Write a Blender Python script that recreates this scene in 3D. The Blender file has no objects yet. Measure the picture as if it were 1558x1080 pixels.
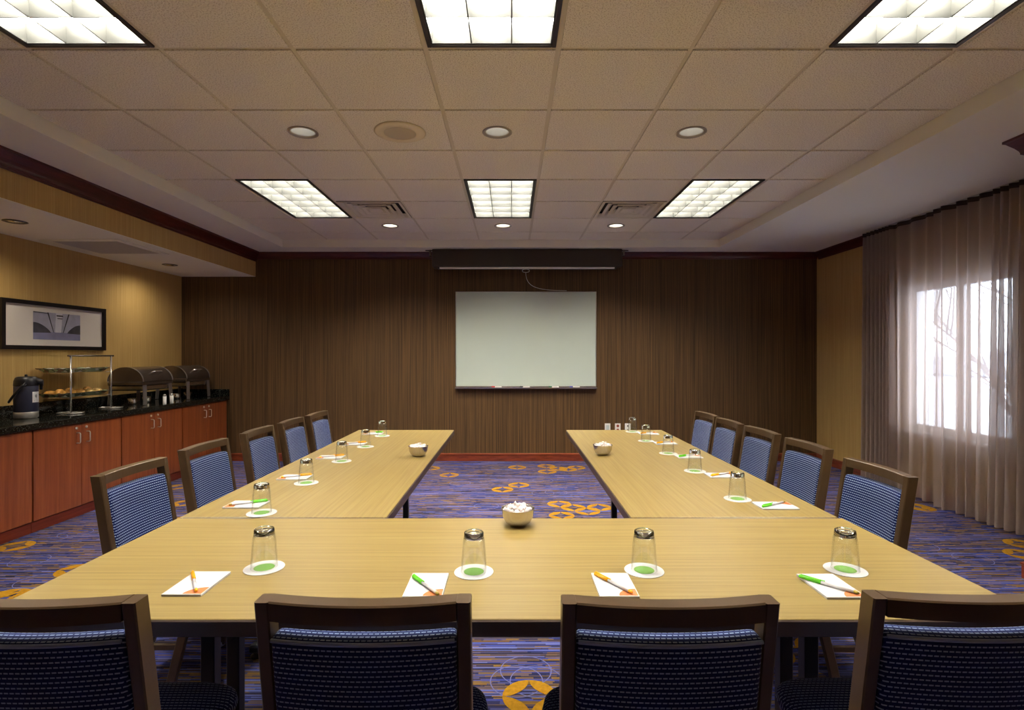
import bpy, bmesh, math, random
from mathutils import Vector, Matrix
R = random.Random(7)
C = bpy.context.scene.collection
PI = math.pi
F, CX, CY, CAMZ = 823.0, 778.0, 541.0, 1.34      # focal length in pixels, vanishing point, eye height
BACK, LEFT, RIGHT, REAR = 6.89, -4.20, 3.89, -2.2
SOFF, GRID = 2.652, 2.745                          # gypsum border and tile ceiling heights

def lin(c):
    return tuple(((v/255)/12.92 if v/255 <= .04045 else ((v/255+.055)/1.055)**2.4) for v in c)

# ------------------------------------------------------------------ materials
def newmat(name):
    m = bpy.data.materials.new(name); m.use_nodes = True
    return m, m.node_tree.nodes, m.node_tree.links, m.node_tree.nodes['Principled BSDF']

def pmat(name, rgb, rough=.5, metal=0., spec=.5, bump=0., bscale=200., emit=None, estr=0., coat=0., var=0., vscale=30.):
    m, N, L, b = newmat(name)
    b.inputs['Base Color'].default_value = (*lin(rgb), 1)
    b.inputs['Roughness'].default_value = rough
    b.inputs['Metallic'].default_value = metal
    b.inputs['Specular IOR Level'].default_value = spec
    b.inputs['Coat Weight'].default_value = coat
    if emit:
        b.inputs['Emission Color'].default_value = (*emit, 1); b.inputs['Emission Strength'].default_value = estr
    tc = N.new('ShaderNodeTexCoord')
    if bump:
        n = N.new('ShaderNodeTexNoise'); n.inputs['Scale'].default_value = bscale; n.inputs['Detail'].default_value = 3
        L.new(tc.outputs['Object'], n.inputs['Vector'])
        bp = N.new('ShaderNodeBump'); bp.inputs['Strength'].default_value = bump; bp.inputs['Distance'].default_value = .002
        L.new(n.outputs['Fac'], bp.inputs['Height']); L.new(bp.outputs['Normal'], b.inputs['Normal'])
    if var:
        n = N.new('ShaderNodeTexNoise'); n.inputs['Scale'].default_value = vscale; n.inputs['Detail'].default_value = 4
        L.new(tc.outputs['Object'], n.inputs['Vector'])
        ramp(N, L, n.outputs['Fac'], b.inputs['Base Color'], [(.3, tuple(v*(1-var) for v in lin(rgb))), (.7, tuple(min(1, v*(1+var)) for v in lin(rgb)))])
    return m

def ramp(N, L, src, dst, stops, interp='LINEAR'):
    r = N.new('ShaderNodeValToRGB'); r.color_ramp.interpolation = interp
    e = r.color_ramp.elements
    while len(e) < len(stops): e.new(.5)
    for k, (p, c) in enumerate(stops):
        e[k].position = p; e[k].color = (*c, 1)
    L.new(src, r.inputs['Fac'])
    if dst is not None: L.new(r.outputs['Color'], dst)
    return r

def mnode(N, L, op, a, b=None, c=None):
    n = N.new('ShaderNodeMath'); n.operation = op
    for k, v in enumerate((a, b, c)):
        if v is None: continue
        if isinstance(v, (int, float)): n.inputs[k].default_value = v
        else: L.new(v, n.inputs[k])
    return n.outputs[0]

def streak(name, stops, scale, rough=.5, spec=.4, coord='Object', detail=4, coat=0., bump=0.):
    """stretched noise: wood grain, grass cloth"""
    m, N, L, b = newmat(name)
    tc = N.new('ShaderNodeTexCoord'); mp = N.new('ShaderNodeMapping'); mp.inputs['Scale'].default_value = scale
    L.new(tc.outputs[coord], mp.inputs['Vector'])
    n = N.new('ShaderNodeTexNoise'); n.inputs['Scale'].default_value = 1; n.inputs['Detail'].default_value = detail; n.inputs['Roughness'].default_value = .65
    L.new(mp.outputs[0], n.inputs['Vector'])
    ramp(N, L, n.outputs['Fac'], b.inputs['Base Color'], stops)
    b.inputs['Roughness'].default_value = rough; b.inputs['Specular IOR Level'].default_value = spec; b.inputs['Coat Weight'].default_value = coat
    b.inputs['Coat Roughness'].default_value = .2
    if bump:
        bp = N.new('ShaderNodeBump'); bp.inputs['Strength'].default_value = bump; bp.inputs['Distance'].default_value = .001
        L.new(n.outputs['Fac'], bp.inputs['Height']); L.new(bp.outputs['Normal'], b.inputs['Normal'])
    return m

def shade(c, k): return tuple(v*k for v in lin(c))

M = {}
wt = (138, 116, 65)
M['wood_x'] = streak('table_laminate_x', [(.28, shade((122, 99, 51), 1)), (.5, shade(wt, 1)), (.75, shade((150, 131, 79), 1))], (1.6, 95, 95), .38, .5)
M['wood_y'] = streak('table_laminate_y', [(.28, shade((122, 99, 51), 1)), (.5, shade(wt, 1)), (.75, shade((150, 131, 79), 1))], (95, 1.6, 95), .38, .5)
M['edge'] = pmat('table_edge_vinyl', (72, 54, 44), .45)
M['black'] = pmat('black_metal', (24, 24, 27), .45)
M['beige_wall'] = streak('gold_grasscloth', [(.3, shade((170, 137, 80), 1)), (.5, shade((188, 156, 96), 1)), (.72, shade((203, 171, 110), 1))], (170, 170, 1.2), .7, .25)
M['dark_wall'] = streak('brown_grasscloth', [(.3, shade((58, 41, 23), 1)), (.5, shade((86, 63, 38), 1)), (.72, shade((120, 89, 53), 1))], (160, 160, .9), .6, .3)
M['gyp'] = pmat('white_gypsum', (240, 237, 224), .8, bump=.15, bscale=150)
M['tile'] = None
M['tee'] = pmat('ceiling_tee', (220, 210, 186), .6)
M['redwood'] = streak('cherry_trim', [(.3, shade((96, 38, 20), 1)), (.55, shade((130, 58, 32), 1)), (.8, shade((150, 72, 42), 1))], (6, 6, 40), .3, .5, coat=.3)
M['darkred'] = streak('mahogany_crown', [(.3, shade((60, 14, 12), 1)), (.55, shade((80, 22, 18), 1)), (.8, shade((96, 32, 24), 1))], (6, 6, 40), .3, .5, coat=.3)
M['cherry'] = streak('cherry_door', [(.25, shade((108, 50, 23), 1)), (.5, shade((136, 68, 34), 1)), (.78, shade((158, 88, 48), 1))], (28, 28, 1.1), .35, .5, coat=.2)
M['toe'] = streak('cherry_plinth', [(.3, shade((84, 30, 16), 1)), (.7, shade((120, 48, 26), 1))], (28, 1.5, 28), .4)
M['steel'] = pmat('brushed_steel', (205, 200, 195), .22, 1.0)
M['steel_dark'] = pmat('dark_steel', (128, 116, 108), .26, .85)
M['band_steel'] = pmat('pot_band_steel', (205, 200, 192), .35, .65)
M['carcass'] = pmat('cabinet_carcass', (52, 26, 16), .6)
M['pull'] = pmat('satin_pull', (226, 222, 214), .3, .3)
M['leg_steel'] = pmat('leg_steel', (150, 140, 136), .4, .7)
M['chrome'] = pmat('satin_chrome', (225, 222, 218), .2, .8)
M['bronze'] = pmat('bronze_frame', (86, 65, 42), .36, .35, var=.1, vscale=12)
M['white'] = pmat('white_plastic', (236, 234, 230), .4)
M['paper'] = pmat('white_paper', (200, 199, 201), .7)
M['orange'] = pmat('orange_print', (190, 110, 54), .6)
M['green'] = pmat('green_print', (112, 164, 72), .6)
M['penw'] = pmat('clear_pen_barrel', (208, 204, 206), .2)
M['peng'] = pmat('green_pen_plastic', (110, 215, 50), .25)
M['peno'] = pmat('amber_pen_plastic', (250, 176, 30), .25)
M['penk'] = pmat('olive_pen_plug', (150, 130, 40), .3)
M['mint'] = pmat('mint_wrapper', (232, 218, 214), .3, var=.08, vscale=120)
M['plastic_black'] = pmat('black_plastic', (22, 22, 28), .35)
M['navy_shell'] = pmat('dark_pot_shell', (44, 46, 66), .38)
M['board'] = pmat('whiteboard_enamel', (194, 207, 198), .16, spec=.6)
M['alu'] = pmat('aluminium', (200, 200, 198), .35, .9)
M['screen_case'] = pmat('screen_case_brown', (52, 40, 34), .5)
M['pan_glow'] = pmat('glowing_reflector', (240, 240, 236), .5, emit=(1, .96, .86), estr=13.0)  # emission stands in for tube light bounced off the pan
M['tube'] = pmat('fluorescent_tube', (255, 255, 250), .4, emit=(1, .96, .86), estr=26.0)
M['blade'] = pmat('louver_blade', (66, 66, 63), .45, .0)
M['frame_dark'] = pmat('troffer_frame', (46, 38, 34), .45)
M['can'] = pmat('can_reflector', (228, 228, 224), .25, .35)
M['can_trim'] = pmat('can_trim_ring', (170, 160, 148), .4)
M['can_lamp'] = pmat('can_lamp', (255, 245, 225), .4, emit=(1, .95, .86), estr=9.0)
M['can_dim'] = pmat('can_lamp_dim', (250, 245, 235), .4, emit=(1, .95, .88), estr=.9)
M['vent'] = pmat('vent_enamel', (232, 224, 204), .45)
M['vent_dark'] = pmat('vent_throat', (62, 58, 54), .8)
M['speaker_beige'] = pmat('speaker_plate', (236, 222, 190), .5)
M['speaker_mesh'] = pmat('speaker_grille_mesh', (204, 190, 162), .6, bump=.8, bscale=500)
M['grille'] = pmat('return_air_grille', (206, 202, 200), .5, bump=.9, bscale=260, var=.12, vscale=300)
M['spot_dark'] = pmat('spot_eyeball', (80, 76, 74), .3, .6)
M['art_grey'] = pmat('print_mid_grey', (170, 170, 190), .6, var=.12, vscale=14)
M['art_light'] = pmat('print_light', (212, 212, 222), .6, var=.06, vscale=14)
M['art_dark'] = pmat('print_dark', (70, 70, 80), .6, var=.2, vscale=18)
M['art_road'] = pmat('print_road', (140, 140, 176), .6, var=.16, vscale=10)
M['art_line'] = pmat('print_line', (40, 40, 48), .6)
M['mat_board'] = pmat('mat_board', (226, 220, 212), .8)
M['frame_black'] = pmat('picture_frame_black', (26, 22, 24), .3)
M['pastry'] = pmat('pastry_crust', (206, 150, 70), .55, var=.3, vscale=40, bump=.5, bscale=70)
M['pastry_light'] = pmat('pastry_pale', (226, 190, 122), .55, var=.2, vscale=40, bump=.5, bscale=70)
M['label_white'] = pmat('pot_label', (232, 232, 232), .5)
M['logo_dark'] = pmat('emblem_dark', (52, 62, 62), .5)
M['brownred'] = pmat('socket_red', (150, 62, 44), .5)
M['socket_grey'] = pmat('socket_grey', (196, 204, 204), .4)
M['vinyl'] = pmat('window_vinyl', (226, 226, 226), .4)
M['sill'] = pmat('sill_white', (214, 210, 206), .45)
M['snow'] = pmat('snowy_ground', (228, 230, 236), .9, var=.1, vscale=.4)
M['bark'] = pmat('bark', (150, 142, 140), .9)
M['ridge'] = pmat('hazed_treeline', (205, 207, 214), .9, var=.15, vscale=.5)  # pale distance haze is put into the treeline's colour
M['mk_red'] = pmat('marker_red', (200, 50, 40), .4); M['mk_green'] = pmat('marker_green', (40, 110, 70), .4)
M['mk_blue'] = pmat('marker_blue', (70, 70, 170), .4); M['mk_black'] = pmat('marker_black', (30, 30, 30), .4)

def granite():
    m, N, L, b = newmat('black_granite')
    tc = N.new('ShaderNodeTexCoord')
    n = N.new('ShaderNodeTexVoronoi'); n.inputs['Scale'].default_value = 190
    L.new(tc.outputs['Object'], n.inputs['Vector'])
    sep = N.new('ShaderNodeSeparateColor'); L.new(n.outputs['Color'], sep.inputs[0])
    ramp(N, L, sep.outputs[0], b.inputs['Base Color'], [(0, lin((12, 14, 14))), (.66, lin((16, 19, 18))), (.82, lin((40, 46, 42))), (.94, lin((84, 86, 78)))], 'CONSTANT')
    b.inputs['Roughness'].default_value = .07; b.inputs['Specular IOR Level'].default_value = .6
    return m
M['granite'] = granite()

def ceil_tile():
    m, N, L, b = newmat('mineral_tile')
    tc = N.new('ShaderNodeTexCoord')
    n = N.new('ShaderNodeTexNoise'); n.inputs['Scale'].default_value = 170; n.inputs['Detail'].default_value = 4
    L.new(tc.outputs['Object'], n.inputs['Vector'])
    ramp(N, L, n.outputs['Fac'], b.inputs['Base Color'], [(.36, lin((206, 195, 175))), (.5, lin((246, 239, 222))), (.7, lin((250, 245, 230)))])
    bp = N.new('ShaderNodeBump'); bp.inputs['Strength'].default_value = .35; bp.inputs['Distance'].default_value = .002
    L.new(n.outputs['Fac'], bp.inputs['Height']); L.new(bp.outputs['Normal'], b.inputs['Normal'])
    b.inputs['Roughness'].default_value = .9; b.inputs['Specular IOR Level'].default_value = .1
    return m
M['tile'] = ceil_tile()

def carpet():
    m, N, L, b = newmat('streaked_carpet')
    tc = N.new('ShaderNodeTexCoord'); sx = N.new('ShaderNodeSeparateXYZ'); L.new(tc.outputs['Object'], sx.inputs[0])
    def cell(w, h, off):
        row = mnode(N, L, 'FLOOR', mnode(N, L, 'DIVIDE', sx.outputs['Y'], h))
        rn = N.new('ShaderNodeTexWhiteNoise'); rn.noise_dimensions = '1D'; L.new(mnode(N, L, 'ADD', row, off), rn.inputs['W'])
        col = mnode(N, L, 'FLOOR', mnode(N, L, 'ADD', mnode(N, L, 'DIVIDE', sx.outputs['X'], w), mnode(N, L, 'MULTIPLY', rn.outputs['Value'], 7)))
        cb = N.new('ShaderNodeCombineXYZ'); L.new(col, cb.inputs[0]); L.new(row, cb.inputs[1]); cb.inputs[2].default_value = off
        wn = N.new('ShaderNodeTexWhiteNoise'); wn.noise_dimensions = '3D'; L.new(cb.outputs[0], wn.inputs['Vector'])
        return wn.outputs['Value'], rn.outputs['Value']
    v1, r1 = cell(.075, .011, 3.1)
    v2, r2 = cell(.30, .0065, 9.7)
    big = N.new('ShaderNodeTexNoise'); big.inputs['Scale'].default_value = 2.4; big.inputs['Detail'].default_value = 2
    L.new(tc.outputs['Object'], big.inputs['Vector'])
    f = mnode(N, L, 'ADD', mnode(N, L, 'MULTIPLY', v1, .62), mnode(N, L, 'MULTIPLY', big.outputs['Fac'], .42))
    a = ramp(N, L, f, None, [(.0, lin((38, 38, 72))), (.30, lin((66, 68, 116))), (.40, lin((96, 80, 84))), (.50, lin((110, 86, 56))), (.60, lin((46, 46, 82))), (.70, lin((126, 95, 44))), (.79, lin((92, 78, 72))), (.9, lin((70, 74, 114)))], 'CONSTANT')
    b2 = ramp(N, L, v2, None, [(0, lin((32, 31, 52))), (.3, lin((58, 68, 142))), (.62, lin((94, 104, 170))), (.82, lin((84, 70, 74)))], 'CONSTANT')
    mx = N.new('ShaderNodeMix'); mx.data_type = 'RGBA'
    sel = mnode(N, L, 'GREATER_THAN', r2, .52)
    L.new(mnode(N, L, 'MULTIPLY', sel, .9), mx.inputs['Factor']); L.new(a.outputs['Color'], mx.inputs['A']); L.new(b2.outputs['Color'], mx.inputs['B'])
    L.new(mx.outputs['Result'], b.inputs['Base Color'])
    b.inputs['Roughness'].default_value = .95; b.inputs['Specular IOR Level'].default_value = .1
    n = N.new('ShaderNodeTexNoise'); n.inputs['Scale'].default_value = 600; L.new(tc.outputs['Object'], n.inputs['Vector'])
    bp = N.new('ShaderNodeBump'); bp.inputs['Strength'].default_value = .4; bp.inputs['Distance'].default_value = .003
    L.new(n.outputs['Fac'], bp.inputs['Height']); L.new(bp.outputs['Normal'], b.inputs['Normal'])
    return m
M['carpet'] = carpet()
M['ring_gold'] = pmat('carpet_gold_motif', (160, 116, 26), .95, spec=.1, bump=.4, bscale=500, var=.2, vscale=60)
M['ring_pale'] = pmat('carpet_pale_line', (100, 102, 150), .95, spec=.1)

def fabric():
    m, N, L, b = newmat('navy_dash_fabric')
    uv = N.new('ShaderNodeTexCoord'); sx = N.new('ShaderNodeSeparateXYZ'); L.new(uv.outputs['UV'], sx.inputs[0])
    v = mnode(N, L, 'DIVIDE', sx.outputs['Y'], .0104)
    row = mnode(N, L, 'FLOOR', v); fv = mnode(N, L, 'FRACT', v)
    st = mnode(N, L, 'LESS_THAN', fv, .30)
    u = mnode(N, L, 'ADD', mnode(N, L, 'DIVIDE', sx.outputs['X'], .0112), mnode(N, L, 'MULTIPLY', row, .37))
    fu = mnode(N, L, 'FRACT', u)
    da = mnode(N, L, 'LESS_THAN', fu, .76)
    k = mnode(N, L, 'MULTIPLY', st, da)
    mx = N.new('ShaderNodeMix'); mx.data_type = 'RGBA'
    L.new(k, mx.inputs['Factor']); mx.inputs['A'].default_value = (*lin((9, 26, 82)), 1); mx.inputs['B'].default_value = (*lin((156, 172, 204)), 1)
    L.new(mx.outputs['Result'], b.inputs['Base Color'])
    b.inputs['Roughness'].default_value = .8; b.inputs['Specular IOR Level'].default_value = .2
    b.inputs['Sheen Weight'].default_value = .1; b.inputs['Sheen Roughness'].default_value = .4
    return m
M['fabric'] = fabric()

def thin_glass():
    m, N, L, b = newmat('window_glass'); N.remove(b)
    t = N.new('ShaderNodeBsdfTransparent'); g = N.new('ShaderNodeBsdfGlossy'); g.inputs['Roughness'].default_value = .02
    lw = N.new('ShaderNodeLayerWeight'); lw.inputs['Blend'].default_value = .5
    fr = mnode(N, L, 'MULTIPLY_ADD', mnode(N, L, 'POWER', lw.outputs['Facing'], 5), .5, .03)
    mx = N.new('ShaderNodeMixShader'); L.new(fr, mx.inputs[0]); L.new(t.outputs[0], mx.inputs[1]); L.new(g.outputs[0], mx.inputs[2])
    L.new(mx.outputs[0], N['Material Output'].inputs['Surface'])
    return m
M['pane'] = thin_glass()

def glass():
    m, N, L, b = newmat('tumbler_foot_glass'); N.remove(b)
    g = N.new('ShaderNodeBsdfGlass'); g.inputs['IOR'].default_value = 1.47; g.inputs['Roughness'].default_value = 0.0
    g.inputs['Color'].default_value = (.97, .985, .98, 1)
    L.new(g.outputs[0], N['Material Output'].inputs['Surface'])
    return m
def wallglass():
    m, N, L, b = newmat('tumbler_wall_glass'); N.remove(b)
    lw = N.new('ShaderNodeLayerWeight'); lw.inputs['Blend'].default_value = .5
    t = N.new('ShaderNodeBsdfTransparent'); g = N.new('ShaderNodeBsdfGlossy'); g.inputs['Roughness'].default_value = .03
    ramp(N, L, mnode(N, L, 'POWER', lw.outputs['Facing'], 4), t.inputs['Color'], [(0, (.985, .99, .985)), (.45, (.9, .91, .905)), (.9, (.5, .52, .52))])
    fr = mnode(N, L, 'MULTIPLY_ADD', mnode(N, L, 'POWER', lw.outputs['Facing'], 4), .5, .05)
    mx = N.new('ShaderNodeMixShader'); L.new(fr, mx.inputs[0]); L.new(t.outputs[0], mx.inputs[1]); L.new(g.outputs[0], mx.inputs[2])
    L.new(mx.outputs[0], N['Material Output'].inputs['Surface'])
    return m
M['wallglass'] = wallglass()
M['glass'] = glass()

def sheer(name, rgb, op):
    """woven voile: part open weave, part cloth that lets light through"""
    m, N, L, b = newmat(name); N.remove(b)
    tr = N.new('ShaderNodeBsdfTransparent'); d = N.new('ShaderNodeBsdfDiffuse'); tl = N.new('ShaderNodeBsdfTranslucent')
    d.inputs['Color'].default_value = (*lin(rgb), 1); tl.inputs['Color'].default_value = (*lin(rgb), 1)
    c = N.new('ShaderNodeMixShader'); c.inputs[0].default_value = .5
    L.new(d.outputs[0], c.inputs[1]); L.new(tl.outputs[0], c.inputs[2])
    lw = N.new('ShaderNodeLayerWeight'); lw.inputs['Blend'].default_value = .5
    f = mnode(N, L, 'MULTIPLY_ADD', lw.outputs['Facing'], (.97-op), op)
    mx = N.new('ShaderNodeMixShader'); L.new(f, mx.inputs[0]); L.new(tr.outputs[0], mx.inputs[1]); L.new(c.outputs[0], mx.inputs[2])
    L.new(mx.outputs[0], N['Material Output'].inputs['Surface'])
    return m
M['sheer'] = sheer('taupe_voile', (196, 178, 168), .60)
M['heading'] = pmat('curtain_heading', (58, 44, 38), .8)

def leafglass():
    m, N, L, b = newmat('leaf_print_acrylic')
    tc = N.new('ShaderNodeTexCoord'); n = N.new('ShaderNodeTexVoronoi'); n.inputs['Scale'].default_value = 34
    mp = N.new('ShaderNodeMapping'); mp.inputs['Scale'].default_value = (1, .5, 1); mp.inputs['Rotation'].default_value = (0, 0, .6)
    L.new(tc.outputs['Object'], mp.inputs['Vector']); L.new(mp.outputs[0], n.inputs['Vector'])
    sep = N.new('ShaderNodeSeparateColor'); L.new(n.outputs['Color'], sep.inputs[0])
    ramp(N, L, sep.outputs[1], b.inputs['Base Color'], [(0, lin((170, 190, 150))), (.4, lin((110, 122, 92))), (.65, lin((226, 228, 206))), (.85, lin((140, 116, 96)))], 'CONSTANT')
    b.inputs['Roughness'].default_value = .15
    return m
M['leaf'] = leafglass()

# ------------------------------------------------------------------ mesh building
class MB:
    def __init__(s): s.bm = bmesh.new(); s.uv = None; s.smooth = set()
    def _new(s, n0): 
        s.bm.faces.ensure_lookup_table(); return s.bm.faces[n0:]
    def box(s, x0, x1, y0, y1, z0, z1, bev=0., mi=0, mat=None, seg=1):
        n0 = len(s.bm.faces)
        vs = [s.bm.verts.new((x, y, z)) for z in (z0, z1) for y in (y0, y1) for x in (x0, x1)]
        fs = [s.bm.faces.new([vs[i] for i in q]) for q in ((0, 2, 3, 1), (4, 5, 7, 6), (0, 1, 5, 4), (2, 6, 7, 3), (0, 4, 6, 2), (1, 3, 7, 5))]
        for f in fs: f.material_index = mi
        if bev:
            es = list({e for f in fs for e in f.edges})
            r = bmesh.ops.bevel(s.bm, geom=es, offset=bev, segments=seg, affect='EDGES', profile=.5)
            for f in r['faces']: f.material_index = mi
            vs = list({v for f in s._new(0)[n0:] for v in f.verts}) if n0 == 0 else list({v for f in r['faces'] for v in f.verts})
        if mat is not None: bmesh.ops.transform(s.bm, matrix=mat, verts=vs)
        return s
    def loops(s, rings, closed=True, cap0=False, cap1=False, mi=0, smooth=True, uvs=None):
        """skin between successive rings of points"""
        V = [[s.bm.verts.new(p) for p in r] for r in rings]
        n = len(rings[0])
        if uvs is not None and s.uv is None: s.uv = s.bm.loops.layers.uv.new('UVMap')
        for i in range(len(V)-1):
            for j in range(n if closed else n-1):
                k = (j+1) % n
                f = s.bm.faces.new((V[i][j], V[i][k], V[i+1][k], V[i+1][j])); f.material_index = mi; f.smooth = smooth
                if uvs is not None:
                    jj = j+1
                    for lp, uvv in zip(f.loops, (uvs(i, j), uvs(i, jj), uvs(i+1, jj), uvs(i+1, j))): lp[s.uv].uv = uvv
        for flag, ring, ii, rev in ((cap0, V[0], 0, True), (cap1, V[-1], len(V)-1, False)):
            if flag:
                f = s.bm.faces.new(list(reversed(ring)) if rev else ring); f.material_index = mi
                if uvs is not None:
                    js = list(range(n)); js = js[::-1] if rev else js
                    for lp, j in zip(f.loops, js): lp[s.uv].uv = uvs(ii, j)
        return s
    def lathe(s, prof, n=32, c=(0, 0, 0), mi=0, cap0=True, cap1=True, axis='Z', smooth=True):
        rings = []
        for r, h in prof:
            ring = []
            for k in range(n):
                a = 2*PI*k/n
                p = (r*math.cos(a), r*math.sin(a), h)
                if axis == 'Y': p = (p[0], p[2], -p[1])
                if axis == 'X': p = (p[2], p[0], p[1])
                ring.append((c[0]+p[0], c[1]+p[1], c[2]+p[2]))
            rings.append(ring)
        return s.loops(rings, True, cap0, cap1, mi, smooth)
    def tube(s, pts, r, n=10, mi=0, caps=True, closed=False, radii=None):
        pts = [Vector(p) for p in pts]; rings = []
        up = None
        for i, p in enumerate(pts):
            if closed: t = (pts[(i+1) % len(pts)]-pts[i-1]).normalized()
            else: t = (pts[min(i+1, len(pts)-1)]-pts[max(i-1, 0)]).normalized()
            if up is None: up = Vector((0, 0, 1)) if abs(t.z) < .9 else Vector((1, 0, 0))
            a = t.cross(up).normalized(); b = a.cross(t).normalized(); up = b
            rr = radii[i] if radii else r
            rings.append([tuple(p+rr*(math.cos(2*PI*k/n)*a+math.sin(2*PI*k/n)*b)) for k in range(n)])
        if closed: rings.append(rings[0]); caps = False
        return s.loops(rings, True, caps, caps, mi)
    def bar(s, pts, w, d, side=(1, 0, 0), mi=0):
        """rectangular tube along pts; w across `side`, d across the other"""
        pts = [Vector(p) for p in pts]; rings = []; sd = Vector(side)
        for i, p in enumerate(pts):
            t = (pts[min(i+1, len(pts)-1)]-pts[max(i-1, 0)]).normalized()
            o = t.cross(sd).normalized()
            c = .12*min(w, d)
            q = []
            for (a, b2) in ((-1, -1), (1, -1), (1, 1), (-1, 1)):
                for (ca, cb) in (((0, c), (c, 0)) if a*b2 > 0 else ((c, 0), (0, c))):
                    q.append(tuple(p+sd*(a*(w/2-ca))+o*(b2*(d/2-cb))))
            rings.append(q)
        return s.loops(rings, True, True, True, mi, smooth=False)
    def prism(s, poly, axis, a0, a1, mi=0, smooth=False):
        """poly: 2-D points; extruded along axis from a0 to a1"""
        def P(u, v, a): return {'X': (a, u, v), 'Y': (u, a, v), 'Z': (u, v, a)}[axis]
        return s.loops([[P(u, v, a0) for u, v in poly], [P(u, v, a1) for u, v in poly]], True, True, True, mi, smooth)
    def poly(s, pts, mi=0):
        f = s.bm.faces.new([s.bm.verts.new(p) for p in pts]); f.material_index = mi; return s
    def build(s, name, mats, parent=None, fix=True, matrix=None):
        if fix: bmesh.ops.recalc_face_normals(s.bm, faces=s.bm.faces)
        if matrix is not None: bmesh.ops.transform(s.bm, matrix=matrix, verts=s.bm.verts)
        me = bpy.data.meshes.new(name); s.bm.to_mesh(me); s.bm.free()
        for m in (mats if isinstance(mats, (list, tuple)) else [mats]): me.materials.append(M[m] if isinstance(m, str) else m)
        o = bpy.data.objects.new(name, me); C.objects.link(o)
        if parent is not None: o.parent = parent
        return o

def tag(o, label, cat, group=None, kind=None):
    o['label'] = label; o['category'] = cat
    if group: o['group'] = group
    if kind: o['kind'] = kind
    return o
def thing(name, label, cat, loc=(0, 0, 0), rz=0., group=None):
    o = bpy.data.objects.new(name, None); C.objects.link(o)
    o.location = loc; o.rotation_euler = (0, 0, rz)
    return tag(o, label, cat, group)
def dup(root, loc, rz=None, label=None, group=None):
    r = root.copy(); C.objects.link(r); r.location = loc
    if rz is not None: r.rotation_euler = (0, 0, rz)
    if label: r['label'] = label
    if group: r['group'] = group
    for ch in list(root.children):
        c = ch.copy(); C.objects.link(c); c.parent = r
        for g in list(ch.children):
            d = g.copy(); C.objects.link(d); d.parent = c
    return r
def struct(name, mb, mats, label, cat, parent=None):
    o = mb.build(name, mats, parent)
    if parent is None: tag(o, label, cat, kind='structure')
    return o

# ------------------------------------------------------------------ camera
cam = bpy.data.cameras.new('camera'); co = bpy.data.objects.new('camera', cam); C.objects.link(co)
co.location = (0, 0, CAMZ); co.rotation_euler = (PI/2, 0, 0)
cam.sensor_width = 36; cam.lens = 36*F/1558; cam.shift_x = 1/1558; cam.shift_y = 1/1558
cam.clip_start = .02
sc = bpy.context.scene; sc.camera = co

# ------------------------------------------------------------------ room shell
# floor with woven motifs
fl = MB(); fl.poly([(LEFT, REAR, 0), (RIGHT, REAR, 0), (RIGHT, BACK, 0), (LEFT, BACK, 0)], 0)
def motif(cx, cy, r=.108, z=.0012):
    for q in range(4):
        a0 = q*PI/2
        p0 = (cx+r*math.cos(a0), cy+r*math.sin(a0)); p1 = (cx+r*math.cos(a0+PI/2), cy+r*math.sin(a0+PI/2))
        out = [(cx+r*math.cos(a0+PI/2*k/10), cy+r*math.sin(a0+PI/2*k/10)) for k in range(11)]
        ccx, ccy = p0[0]+p1[0]-cx, p0[1]+p1[1]-cy     # mirrored arc makes the petal's inner edge
        inn = []
        for k in range(1, 10):
            t = a0+PI/2*k/10
            x, y = cx+r*math.cos(t), cy+r*math.sin(t)
            mx_, my_ = (p0[0]+p1[0])/2, (p0[1]+p1[1])/2
            dx, dy = (p1[0]-p0[0]), (p1[1]-p0[1]); L2 = dx*dx+dy*dy
            tt = ((x-p0[0])*dx+(y-p0[1])*dy)/L2
            fx, fy = p0[0]+tt*dx, p0[1]+tt*dy
            inn.append((fx-(x-fx)*.9, fy-(y-fy)*.9))
        # quads along the petal keep it convex
        full_in = [out[0]]+inn+[out[-1]]
        for k in range(10):
            a, b_, c_, d_ = out[k], out[k+1], full_in[k+1], full_in[k]
            pts = [a, b_, c_, d_]
            if k == 0: pts = [a, b_, c_]
            if k == 9: pts = [a, b_, d_]
            fl.poly([(x, y, z) for x, y in pts], 1)
def outline(cx, cy, r=.108, w=.0022, z=.0008):
    n = 28
    for k in range(n):
        a, b_ = 2*PI*k/n, 2*PI*(k+1)/n
        fl.poly([(cx+(r-w)*math.cos(a), cy+(r-w)*math.sin(a), z), (cx+(r+w)*math.cos(a), cy+(r+w)*math.sin(a), z), (cx+(r+w)*math.cos(b_), cy+(r+w)*math.sin(b_), z), (cx+(r-w)*math.cos(b_), cy+(r-w)*math.sin(b_), z)], 2)
def fpix(x, y):
    d = CAMZ*F/(y-CY); return ((x-CX)*d/F, d)
zz = .0012
for (x, y) in ((656, 712.4), (683.4, 722.7), (786.7, 711), (831, 709), (832.5, 717.6), (850, 713), (864, 714), (877, 711.5), (764.5, 744.7), (789.2, 738),
               (850.8, 766.8), (872.4, 772.4), (893.9, 778), (912, 772), (854.5, 784.5), (806, 1060), (24, 831), (9, 908), (270, 741), (272, 720),
               (1556, 828), (1557, 844), (1402, 773), (1392, 770), (452, 712)):
    fx, fy = fpix(x, y); zz += .00004; motif(fx, fy, z=zz)
for k in range(16):
    cx_, cy_ = R.uniform(-3.2, 3.4), R.uniform(.3, 6.3)
    if abs(cx_) < .8 and cy_ > 2.2: continue
    for q in range(R.randint(2, 4)):
        zz += .00004; motif(cx_, cy_, z=zz); cx_ += .15*R.choice((-1, 1)); cy_ += .15*R.choice((-1, 0, 1))
zz = .0007
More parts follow.
